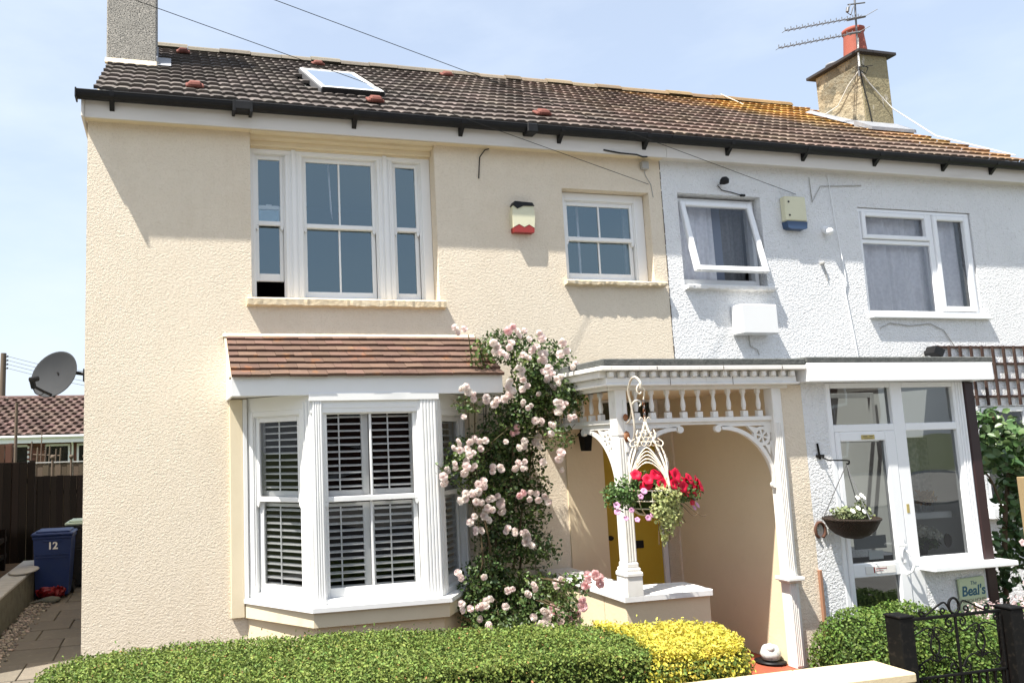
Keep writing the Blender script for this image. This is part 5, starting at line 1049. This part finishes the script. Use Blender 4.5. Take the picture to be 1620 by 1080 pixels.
# ================================================================ HEDGES
def hedge_leaves(name, poly_fn, n, size, m, parent): pass
def poly_contains(poly, x, y):
    c = np.zeros(len(x), bool); j = len(poly) - 1
    for i in range(len(poly)):
        xi, yi = poly[i]; xj, yj = poly[j]
        cond = ((yi > y) != (yj > y)) & (x < (xj - xi) * (y - yi) / (yj - yi + 1e-12) + xi); c ^= cond; j = i
    return c
def hedge(poly, ztop, zbot, n_top, n_side, size, wob=.015):
    xs = [p[0] for p in poly]; ys = [p[1] for p in poly]; P = []; N = []
    X = RNG.uniform(min(xs), max(xs), n_top * 3); Y_ = RNG.uniform(min(ys), max(ys), n_top * 3); k = poly_contains(poly, X, Y_); X = X[k][:n_top]; Y_ = Y_[k][:n_top]
    wav = .008 * np.sin(X * 5.1 + 1) + .006 * np.sin(Y_ * 8 + X * 3) + .006 * np.sin(X * 13.0)
    Z = (ztop(X, Y_) if callable(ztop) else ztop) + wav + RNG.normal(0, wob, len(X)) - .012
    P.append(np.c_[X, Y_, Z]); N.append(np.tile([0, 0, 1.], (len(X), 1)))
    per = [math.dist(poly[i], poly[(i + 1) % len(poly)]) for i in range(len(poly))]; tot = sum(per)
    for i, L_ in enumerate(per):
        a, b = np.array(poly[i]), np.array(poly[(i + 1) % len(poly)]); m_ = int(n_side * L_ / tot); u = RNG.uniform(0, 1, m_)[:, None]; q = a + (b - a) * u; nn = np.array([(b - a)[1], -(b - a)[0]]) / L_
        zt = (ztop(q[:, 0], q[:, 1]) if callable(ztop) else np.full(m_, ztop)); z = zbot + (zt - zbot) * RNG.uniform(0, 1, m_) ** .7
        q = q + nn * (RNG.normal(0, wob, m_) + .01 * np.sin(q[:, 0] * 9 + z * 11))[:, None]; P.append(np.c_[q, z]); N.append(np.tile([nn[0], nn[1], .35], (m_, 1)))
    return np.concatenate(P), np.concatenate(N)
def grow(poly, d):
    c = np.mean(np.array(poly), 0); out = []
    for p in poly: v = np.array(p) - c; out.append(tuple(c + v * (1 + d / max(np.linalg.norm(v), .1))))
    return out
def hz(x, y): return .765 - .012 * np.maximum(0, x - 2.4)
HP = [(-.85, -2.86), (1.54, -2.79), (2.15, -2.72), (2.98, -2.84), (3.02, -2.45), (2.94, -2.02), (1.55, -1.71), (.5, -1.585), (-.35, -1.56), (-.62, -1.64), (-.76, -1.9)]
# hairline cracks and rain streaks are in the render material
t = thing('box_hedge', (1, -2.2, 0), 'long clipped green box hedge in front of the cream house bay window', 'hedge')
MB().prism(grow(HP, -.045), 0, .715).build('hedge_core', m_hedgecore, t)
P_, N_ = hedge(HP, hz, .25, 62000, 34000, .026); leaf_mesh('foliage', P_, N_, .019, m_hedge, t, aspect=.62)
GPo = [(2.90, -2.87), (3.48, -2.90), (3.66, -2.73), (3.82, -2.30), (3.72, -2.19), (2.96, -2.02), (3.02, -2.45)]
P_, N_ = hedge(HP, lambda x, y: hz(x, y) + .025, .25, 1800, 300, .03, .022); leaf_mesh('stray_shoots', P_, N_ * .2, .026, m_hedge2, t, aspect=.4)
P_, N_ = hedge(HP, hz, .25, 900, 500, .03, .015); leaf_mesh('dead_leaves', P_, N_, .017, m_brownleaf, t, aspect=.6)
t = thing('golden_hedge', (3.2, -2.5, 0), 'bright golden yellow clipped shrub at the right end of the green box hedge', 'shrub')
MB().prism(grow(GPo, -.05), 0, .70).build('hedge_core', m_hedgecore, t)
P_, N_ = hedge(GPo, lambda x, y: .765 - .03 * np.maximum(0, x - 2.9), .45, 15000, 0, .03, .020); leaf_mesh('golden_foliage', P_, N_, .026, m_gold, t, aspect=.5)
P_, N_ = hedge(GPo, lambda x, y: .71 + 0 * x, .25, 10, 17000, .03, .02); 
sel = RNG.uniform(0, 1, len(P_)) < .45
leaf_mesh('side_foliage', P_[sel], N_[sel], .024, m_gold, t, aspect=.5); leaf_mesh('green_side_foliage', P_[~sel], N_[~sel], .021, m_hedge, t, aspect=.55)
# rounded shrub in front of the white porch
t = thing('rounded_shrub', (5.9, -2.2, 0), 'loose rounded green shrub hedge behind the iron gate by the white porch', 'shrub')
el = [(5.25, -2.15, .30, .42, .35, .42, 1), (5.65, -2.15, .30, .45, .35, .44, 1), (6.05, -2.2, .24, .45, .36, .40, 1), (6.5, -2.25, .18, .45, .40, .36, 1), (6.95, -2.3, .12, .45, .40, .36, 1), (7.5, -2.3, .10, .5, .4, .34, 1)]
P_, N_ = in_ellipsoids(el, 60000, .84); k = P_[:, 2] > 0; leaf_mesh('foliage', P_[k], N_[k], .023, m_hedge2, t, aspect=.6)
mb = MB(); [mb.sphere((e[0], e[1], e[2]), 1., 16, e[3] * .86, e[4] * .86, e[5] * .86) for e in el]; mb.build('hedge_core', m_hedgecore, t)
P_, N_ = in_ellipsoids([(7.0, -1.75, .42, .25, .15, .16, 1), (7.5, -1.8, .45, .35, .15, .18, 1)], 900, .2); o = leaf_mesh('pink_border_flowers', P_, N_, .03, m_rosepink); tag(o, 'loose pink border flowers below the beach house sign', 'flowers', kind='stuff')
P_, N_ = in_ellipsoids([(7.0, -1.75, .30, .35, .18, .22, 1), (7.6, -1.8, .35, .35, .18, .25, 1)], 2200, .2); o = leaf_mesh('border_plant_leaves', P_, N_, .045, m_climbleaf); tag(o, 'low mixed leafy plants in the border under the house sign', 'plants', kind='stuff')

# climbing shrub at the right edge
t = thing('climbing_shrub', (8.1, -1.15, 0), 'large leafy climbing shrub at the right edge beside the glazed porch', 'climber')
el = [(8.30, -1.15, 1.95, .42, .22, .26, 1.2), (8.05, -1.2, 1.78, .42, .20, .16, 1), (8.55, -1.1, 1.65, .30, .2, .45, 1), (8.18, -1.1, 2.18, .22, .15, .12, .6), (8.25, -1.15, 1.35, .16, .12, .35, .8), (8.35, -1.1, .95, .22, .15, .45, .9), (8.0, -1.15, .70, .16, .14, .45, .7), (7.75, -1.2, 1.70, .18, .12, .10, .5)]
P_, N_ = in_ellipsoids(el, 1700, .1); leaf_mesh('foliage', P_, N_, .082, m_climbleaf, t, aspect=.75, jitter=.6)
mb = MB(); mb.tube(bez([(8.15, -1.05, 0), (8.12, -1.1, .6), (8.2, -1.12, 1.2), (8.3, -1.15, 1.8), (8.1, -1.2, 2.2)]), [.03 - .0006 * i for i in range(33)], 8); mb.tube(bez([(8.2, -1.12, 1.2), (7.95, -1.2, 1.6), (7.7, -1.22, 1.72)]), .010, 6); mb.tube(bez([(8.3, -1.15, 1.6), (8.55, -1.1, 1.9), (8.7, -1.1, 2.1)]), .012, 6); mb.tube(bez([(7.60, -1.3, 1.50), (7.72, -1.25, 1.46), (7.85, -1.2, 1.58)]), .005, 5); mb.build('stems', m_twig, t)
rnd = random.Random(17)
for p in [(8.0, -1.40, .98), (8.1, -1.38, .70), (7.95, -1.42, .60), (8.28, -1.40, 1.80), (8.12, -1.42, 1.45)]:
    mb = MB(); trumpet(mb, p, (-.2, -.9, .3), .035, rnd); mb.build('flower', m_rosepink, t)
simple('garden_post', MB().box(7.84, 7.93, -1.62, -1.53, 0, 1.62, .006), mat('pale_softwood', (.30, .22, .12), .8, .2), 'pale square softwood post at the right edge in front of the climbing shrub', 'post')

# ================================================================ GARDEN WALL, GATE
t = thing('garden_wall', (1.8, -3.08, 0), 'low garden wall with pale sandy coping stones along the front of the hedge', 'wall')
MB().box(-1.6, 4.44, -3.20, -2.97, -.05, .545, .006).build('wall_body', m_cream_smooth, t)
x = -1.62
while x < 4.4:
    L_ = min(.91, 4.488 - x); MB().box(x + .002, x + L_ - .002, -3.23, -2.93, .546, .603, .008).build('coping_stone', m_coping, t); x += .91
def gpost(x0, x1, label, zt):
    mb = MB(); mb.box(x0, x1, -3.14, -3.03, -.05, zt, .005); mb.box(x0 - .006, x1 + .006, -3.146, -3.024, zt, zt + .014, .004, 0); return simple('gate_post', mb, m_iron, label, 'gate post', 'gate posts')
gpost(4.50, 4.61, 'black square iron gate post at the end of the sandy coped wall', .905)
gpost(5.42, 5.53, 'black square iron gate post at the right edge of the picture', .89)
t = thing('iron_gate', (5.0, -3.08, .2), 'black wrought iron scrollwork garden gate in front of the rounded shrub', 'gate')
GY = -3.085; mb = MB(); mb.box(4.625, 5.40, GY - .008, GY + .008, .868, .888, .003); mb.box(4.625, 5.40, GY - .008, GY + .008, .50, .516, .003); mb.box(4.625, 4.643, GY - .008, GY + .008, .12, .868, .003); mb.box(5.382, 5.40, GY - .008, GY + .008, .12, .868, .003)
mb.box(5.005, 5.021, GY - .007, GY + .007, .13, .868, .003); mb.box(4.625, 5.40, GY - .008, GY + .008, .12, .138, .003); mb.build('gate_frame', m_iron, t)
def spiral(cx, cz, r, turns, a0, dirn=1, n=22): return [(cx + r * (1 - .75 * k / n) * math.cos(a0 + dirn * turns * 2 * math.pi * k / n), GY, cz + r * (1 - .75 * k / n) * math.sin(a0 + dirn * turns * 2 * math.pi * k / n)) for k in range(n + 1)]
mb = MB(); cx = 5.013
mb.tube([(cx + .042 * math.cos(a), GY, .938 + .05 * math.sin(a)) for a in np.linspace(0, 2 * math.pi, 24)], .008, 6, False)
for s in (-1, 1):
    mb.tube(bez([(cx + s * .045, GY, .93), (cx + s * .08, GY, .965), (cx + s * .14, GY, .945), (cx + s * .22, GY, .905), (cx + s * .26, GY, .892)]), .006, 6)
    mb.tube(spiral(cx + s * .27, .910, .026, 1.2, math.pi / 2 if s > 0 else math.pi / 2, -s), .0055, 6); mb.tube(spiral(cx + s * .095, .912, .026, 1.2, -math.pi / 2, s), .0055, 6)
    # scrolls below the top rail
    mb.tube(spiral(cx + s * .055, .835, .032, 1.2, math.pi / 2, -s), .0055, 6)
    mb.tube(bez([(cx + s * .02, GY, .80), (cx + s * .06, GY, .775), (cx + s * .12, GY, .80), (cx + s * .17, GY, .815), (cx + s * .20, GY, .79)]), .005, 6)
    ex = cx + s * .19
    mb.tube([(ex + .036 * math.cos(a), GY, .70 + .058 * math.sin(a)) for a in np.linspace(0, 2 * math.pi, 24)], .006, 6, False)
    mb.tube([(ex, GY, .80), (ex, GY, .757)], .009, 6); mb.tube([(ex, GY, .643), (ex, GY, .60)], .008, 6)
    for q in (-1, 1):
        mb.tube(spiral(ex + q * .028, .772, .018, 1.0, math.pi / 2, -q), .0045, 5); mb.tube(spiral(ex + q * .028, .625, .018, 1.0, -math.pi / 2, q), .0045, 5)
    mb.tube(bez([(ex, GY, .80), (ex + s * .05, GY, .815), (ex + s * .10, GY, .80), (ex + s * .165, GY, .775)]), .005, 6)
    mb.tube(bez([(ex, GY, .605), (ex + s * .06, GY, .62), (ex + s * .12, GY, .60), (ex + s * .16, GY, .56)]), .005, 6); mb.tube(bez([(ex, GY, .60), (ex - s * .07, GY, .625), (ex - s * .13, GY, .60), (ex - s * .17, GY, .55)]), .005, 6)
    mb.tube(spiral(cx + s * .32, .565, .034, 1.2, math.pi, s), .005, 6); mb.tube(spiral(cx + s * .055, .555, .032, 1.2, -math.pi / 2, s), .005, 6); mb.tube(spiral(cx + s * .345, .835, .026, 1.1, 0, s), .005, 6)
mb.build('scrollwork', m_iron, t)
mb = MB()
for k in range(11): x = 4.68 + k * .068; mb.box(x - .006, x + .006, GY - .006, GY + .006, .138, .50)
mb.build('gate_bars', m_iron, t)

# ================================================================ ALLEY
t = thing('retaining_wall', (-2.1, 2, 0), 'low dark block retaining wall with grey capping along the alley', 'wall')
MB().box(-2.24, -1.955, -3.0, 5.6, -.05, .425, .004).build('wall_body', m_wallstone, t)
y = -3.0
while y < 5.5: MB().box(-2.26, -1.945, y + .004, y + .596, .426, .462, .006).build('capping', m_cap, t); y += .6
struct('raised_bed', MB().box(-2.72, -2.24, -3.0, 6.4, -.05, .38), m_soil)
def bin_(x0, y0, w_, d_, body, lid, label, lidopen=0., h=.93):
    t = thing('wheelie_bin', (x0 + w_ / 2, y0 + d_ / 2, 0), label, 'wheelie bin', 'wheelie bins in the alley')
    mb = MB(); i = .055
    V = [(x0 + i, y0 + i, .06), (x0 + w_ - i, y0 + i, .06), (x0 + w_ - i, y0 + d_ - i, .06), (x0 + i, y0 + d_ - i, .06), (x0 + .015, y0 + .015, h - .06), (x0 + w_ - .015, y0 + .015, h - .06), (x0 + w_ - .015, y0 + d_ - .015, h - .06), (x0 + .015, y0 + d_ - .015, h - .06)]
    mb.add(V, [(0, 3, 2, 1), (4, 5, 6, 7), (0, 1, 5, 4), (1, 2, 6, 5), (2, 3, 7, 6), (3, 0, 4, 7)]); mb.box(x0, x0 + w_, y0, y0 + d_, h - .06, h - .015, .01); b_ = mb.build('body', body, t)
    mb = MB(); mb.box(x0 - .015, x0 + w_ + .015, y0 - .02, y0 + d_ + .02, h - .014, h + .03, .015); mb.box(x0 + .04, x0 + w_ - .04, y0 + .04, y0 + d_ - .02, h + .03, h + .055, .012); mb.build('lid', lid, t)
    mb = MB(); [mb.box(x0 + .05, x0 + w_ - .05, y0 + .012, y0 + .022, z_, z_ + .012, .003) for z_ in (.60, .64)]; mb.box(x0 + w_ * .5 - .12, x0 + w_ * .5 + .12, y0 + .001, y0 + .012, h - .10, h - .07, .003); mb.build('moulded_ribs', body, t)
    mb = MB(); mb.tube([(x0 + .03, y0 + d_ + .04, h - .02), (x0 + w_ - .03, y0 + d_ + .04, h - .02)], .014, 8); mb.build('handle', body, t)
    for s in (x0 + .02, x0 + w_ - .07): mb = MB(); mb.tube([(s, y0 + d_ - .05, .10), (s + .05, y0 + d_ - .05, .10)], .10, 16); mb.build('wheel', m_black, t)
    return t
t = bin_(-1.985, 5.02, .56, .55, m_bin, m_bin, 'blue wheelie bin with the white number 12 on its front', h=.93)
M12 = Matrix.Translation((-1.70, 5.037, .77)) @ FACE
text_mesh("12", .145, M12, m_pvc, t, 'number', ext=.004, off_=.004)
bin_(-1.62, 5.80, .56, .55, m_binblack, m_bingreen, 'black wheelie bin with a pale green lid behind the blue bin', h=1.00)
mb = MB(); rnd = random.Random(2)
n_ = 110; d_ = RNG.normal(0, 1, (n_, 3)); d_ /= np.linalg.norm(d_, axis=1)[:, None]
mb.sphere((-1.70, 4.94, .12), .05, 8, 3.2, 1, 1)
for q in range(n_):
    v_ = Vector(d_[q]); c = Vector((-1.70 + v_.x * .19, 4.93 + v_.y * .06, .13 + v_.z * (.045 + .04 * abs(v_.x)))); u_ = v_.orthogonal().normalized() * .045; w2 = v_.cross(u_); k_ = v_ * rnd.uniform(-.03, .03); mb.add([c - u_, c + w2 + k_, c + u_, c - w2 - k_], [(0, 1, 2, 3)])
simple('red_bag', mb, m_redplastic, 'crumpled red plastic bag at the foot of the blue bin', 'bag')
mb = MB(); mb.lathe([(.01, 0), (.12, 0), (.14, .02), (.12, .05), (.04, .07)], (-1.68, 4.78, .02), 14); mb.tube([(-1.95, 4.7, .025), (-1.80, 4.72, .05), (-1.6, 4.68, .03)], .02, 6); simple('grey_sack', mb, m_wallstone, 'dark folded sack lying on the path in front of the red bag', 'sack')
mb = MB(); mb.lathe([(.01, .0), (.20, .0), (.22, .015), (.20, .03), (.01, .035)], (0, 0, 0), 24, 1.0, 1.7); mb.v = [(-2.03 + x * .9, 4.72 + y, .468 + z + .05 * x) for x, y, z in mb.v]; simple('pale_oval_board', mb, m_cap, 'pale oval board lying on the retaining wall beside the blue bin', 'board')
def fence(name, x0, x1, y, z1, m, label, bw=.12, parent=None, zb=0., cap=None):
    t = thing(name, ((x0 + x1) / 2, y, 0), label, 'fence')
    mb = MB(); x = x0; k = 0
    while x < x1 - .01:
        w_ = min(bw, x1 - x); dz = random.uniform(-.008, .008); mb.box(x + .002, x + w_ - .002, y + (.008 if k % 2 else 0), y + .025 + (.008 if k % 2 else 0), zb, z1 + dz, .002); x += bw; k += 1
    mb.build('boards', m, t)
    MB().box(x0, x1, y + .034, y + .08, z1 - .35, z1 - .28).build('rail', m, t)
    for xx in (x0, x1 - .08): MB().box(xx, xx + .08, y + .035, y + .12, zb, z1 + .02, .006).build('post', m, t)
    if cap: MB().box(x0, x1, y - .01, y + .05, z1 + .01, z1 + .035, .004).build('capping_rail', cap, t)
    return t
fence('tall_fence', -3.4, -2.21, 6.5, 2.0, m_fence, 'tall dark board fence at the left end of the alley')
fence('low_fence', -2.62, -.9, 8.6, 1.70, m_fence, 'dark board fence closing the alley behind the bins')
fence('back_fence', -3.6, -1.0, 10.2, 1.92, m_fencel, 'weathered bare wood fence with a pale capping, just behind the dark alley fence', cap=m_cap)
fence('brown_fence', -4.0, -3.02, 9.0, 2.33, m_fence_red, 'reddish brown fence panel at the far left in front of the bungalow')
for i, x in enumerate((-2.42, -2.05, -1.78)):
    mb = MB(); mb.tube([(x, 10.0, 1.55), (x, 10.0, 2.02)], .025, 8); mb.sphere((x, 10.0, 2.05), .05, 10); o = simple('fence_finial', mb, m_fencel, ['ball topped stake behind the alley fence, leftmost of the three', 'ball topped stake behind the alley fence, middle of the three', 'ball topped stake behind the alley fence, rightmost of the three'][i], 'stake', 'ball topped stakes')
mb = MB()
for k, (x, h) in enumerate(((-2.95, .55), (-2.83, .42), (-2.75, .75), (-2.66, .40), (-2.58, .45), (-2.45, .38), (-2.36, .40))): mb.tube([(x, 10.6, 1.8), (x + .02, 10.6, 1.85 + h)], .018 if h < .7 else .012, 6)
mb.tube([(-2.9, 10.6, 2.12), (-2.36, 10.6, 2.08)], .012, 6); simple('stake_bundle', mb, m_fencel, 'bundle of thin garden canes and stakes standing before the bungalow window', 'stakes')
mb = MB(); mb.tube([(-3.42, 11.5, 0), (-3.42, 11.5, 3.30)], .035, 8); simple('garden_pole', mb, m_fencel, 'thin bare pole rising in front of the bungalow roof at the left', 'pole')
mb = MB()
for z in (.80, .55): mb.box(-2.52, -2.47, 3.2, 5.8, z, z + .07, .004)
for y in (3.6, 4.6, 5.6): mb.box(-2.54, -2.46, y, y + .08, .3, 1.0, .004)
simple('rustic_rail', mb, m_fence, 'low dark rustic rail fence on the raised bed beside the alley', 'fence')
# bungalow beyond
t = thing('bungalow', (-5, 20, 0), 'single storey brick bungalow with brown tiled roof beyond the alley fence', 'bungalow')
BYF = 20.0; hs = [(-8.3, -7.0, .9, 2.36), (-5.35, -4.55, .9, 2.46), (-4.10, -3.28, 1.0, 2.46), (-3.08, -1.9, 1.0, 2.46)]
mb = MB(); wall(mb, -12, 1.5, -.05, 2.66, BYF, .25, hs)
mb.build('wall', m_brick, t)
bk = MB(); rnd = random.Random(3)
for z in np.arange(1.4, 2.6, .078):
    x = -4.62 + (.11 if int(z / .078) % 2 else 0)
    while x < -4.06: bk.box(x + .005, min(x + .22, -4.06), BYF - .006, BYF, z + .005, z + .068); x += .225
bk.build('brick_courses', mat('brick_face', (.14, .065, .048), .9, .2, island=.35), t)
for a, b, c, d in hs:
    mb = MB(); frame_rect(mb, a, b, BYF + .02, BYF + .08, c, d, .07, .07, .07, .07); w_ = mb.build('window', m_pvc, t); MB().add([(a, BYF + .06, c), (b, BYF + .06, c), (b, BYF + .06, d), (a, BYF + .06, d)], [(0, 1, 2, 3)]).build('pane', m_pane_bay, w_)
MB().box(-11.9, 1.4, BYF + .26, BYF + .3, 0, 2.6).build('room_interior', m_dark, t)
MB().box(-12.2, 1.7, BYF - .40, BYF - .36, 2.50, 2.70, .004).build('fascia', m_pvc, t); mb = MB(); mb.tube([(-12.2, BYF - .44, 2.70), (1.7, BYF - .44, 2.70)], .055, 8); mb.tube([(-3.2, BYF - .44, 2.68), (-3.2, BYF - .2, 2.5), (-3.2, BYF - .06, 2.4), (-3.2, BYF - .06, 0)], .035, 8); mb.build('gutter', m_pvc, t)
mb = MB(); rnd = random.Random(12); E0 = Vector((0, BYF - .45, 2.74)); T0 = Vector((0, BYF + 3.3, 4.22)); sl = (T0 - E0); L_ = sl.length; sl.normalize(); nr = Vector((0, -sl.z, sl.y)); RW = 12
for r_ in range(RW):
    x = -12.2 + (.15 if r_ % 2 else 0); s0 = L_ * r_ / RW; s1 = L_ * (r_ + 1.1) / RW
    while x < 1.7:
        V = []; 
        for k, (dx, h) in enumerate(((0, 0), (.07, .0), (.13, .05), (.21, .05), (.27, 0), (.30, 0))):
            p = E0 + sl * s0 + nr * (.055 + h); q = E0 + sl * s1 + nr * (.0 + h); b_ = E0 + sl * s0 + nr * (.01 + h * .5); V += [(x + dx, b_.y, b_.z), (x + dx, p.y, p.z), (x + dx, q.y, q.z)]
        mb.add(V, [f for k in range(5) for f in ((k * 3, k * 3 + 3, k * 3 + 4, k * 3 + 1), (k * 3 + 1, k * 3 + 4, k * 3 + 5, k * 3 + 2))]); x += .30
mb.build('roof', m_bungtile, t)
mb = MB(); mb.prism([(BYF + .25, 2.6), (BYF + 3.3, 4.2), (BYF + 7, 2.6)], -12.1, 1.6, 'x'); mb.build('roof_body', m_felt, t)
mb = MB(); mb.tube([(-12.2, BYF + 3.3, 4.22), (1.7, BYF + 3.3, 4.22)], .10, 8); mb.build('ridge_tiles', m_bungtile, t)
# utility pole
t = thing('utility_pole', (-7.4, 30, 0), 'wooden utility pole with insulators beyond the bungalow at the far left', 'utility pole')
mb = MB(); mb.tube([(-7.45, 30, 0), (-7.40, 30, 6.75)], [.16, .12], 12); mb.build('pole', m_fencel, t)
mb = MB(); [mb.sphere((-7.22, 29.95, 6.6 - k * .18), .045, 8) for k in range(4)]; [mb.tube([(-7.36, 29.95, 6.58 - k * .18), (-7.22, 29.95, 6.58 - k * .18)], .015, 6) for k in range(4)]; mb.build('insulators', m_dark, t)
for k, z1 in enumerate((5.5, 5.3, 5.0, 4.8)):
    mb = MB(); mb.tube(bez([(-7.22, 29.9, 6.6 - k * .18), (-5.2, 28.8, 6.0 - k * .18), (-2.5, 27.5, z1)]), .012, 4); simple('distant_wire', mb, m_wire, ['topmost overhead wire from the utility pole behind the satellite dish', 'second highest overhead wire from the utility pole behind the satellite dish', 'third overhead wire down from the utility pole top', 'lowest overhead wire from the utility pole above the bungalow roof'][k], 'wire', 'wires from the utility pole')
# neighbouring house to the left of the alley, it shades the alley
t = thing('neighbour_house', (-5.6, 3, 0), 'cream rendered neighbouring house on the far side of the alley, just out of the frame', 'house')
mb = MB(); mb.box(-8.4, -2.80, .62, 5.6, -.05, 4.7); mb.build('wall', m_cream_smooth, t)
mb = MB(); mb.prism([(.50, 4.7), (5.7, 4.7), (3.1, 6.3)], -8.5, -2.79, 'x'); mb.build('roof', m_clay, t)
mb = MB(); frame_rect(mb, -6.8, -5.4, .59, .66, 3.2, 4.4, .07, .07, .07, .07); mb.build('window', m_pvc, t)

# houses on the far side of the road (behind the photographer; the panes reflect them)
src = None
for k in range(5):
    x0 = -22 + k * 11.0
    t = thing('house_across_road', (x0 + 4.8, -24, 0), 'plain brick house across the road behind the photographer, seen only as reflections', 'house', 'houses across the road')
    MB().box(x0, x0 + 9.6, -30, -24, -.1, 5.0).build('wall', m_brick, t)
    MB().prism([(-30.3, 5.0), (-23.7, 5.0), (-27, 7.4)], x0 - .2, x0 + 9.8, 'x').build('roof', m_felt, t)
    for a in (1.2, 5.8):
        for z in (.9, 3.2): mb = MB(); frame_rect(mb, x0 + a, x0 + a + 1.8, -24.0, -23.94, z, z + 1.3, .1, .1, .1, .1); mb.build('window', m_pvc, t)
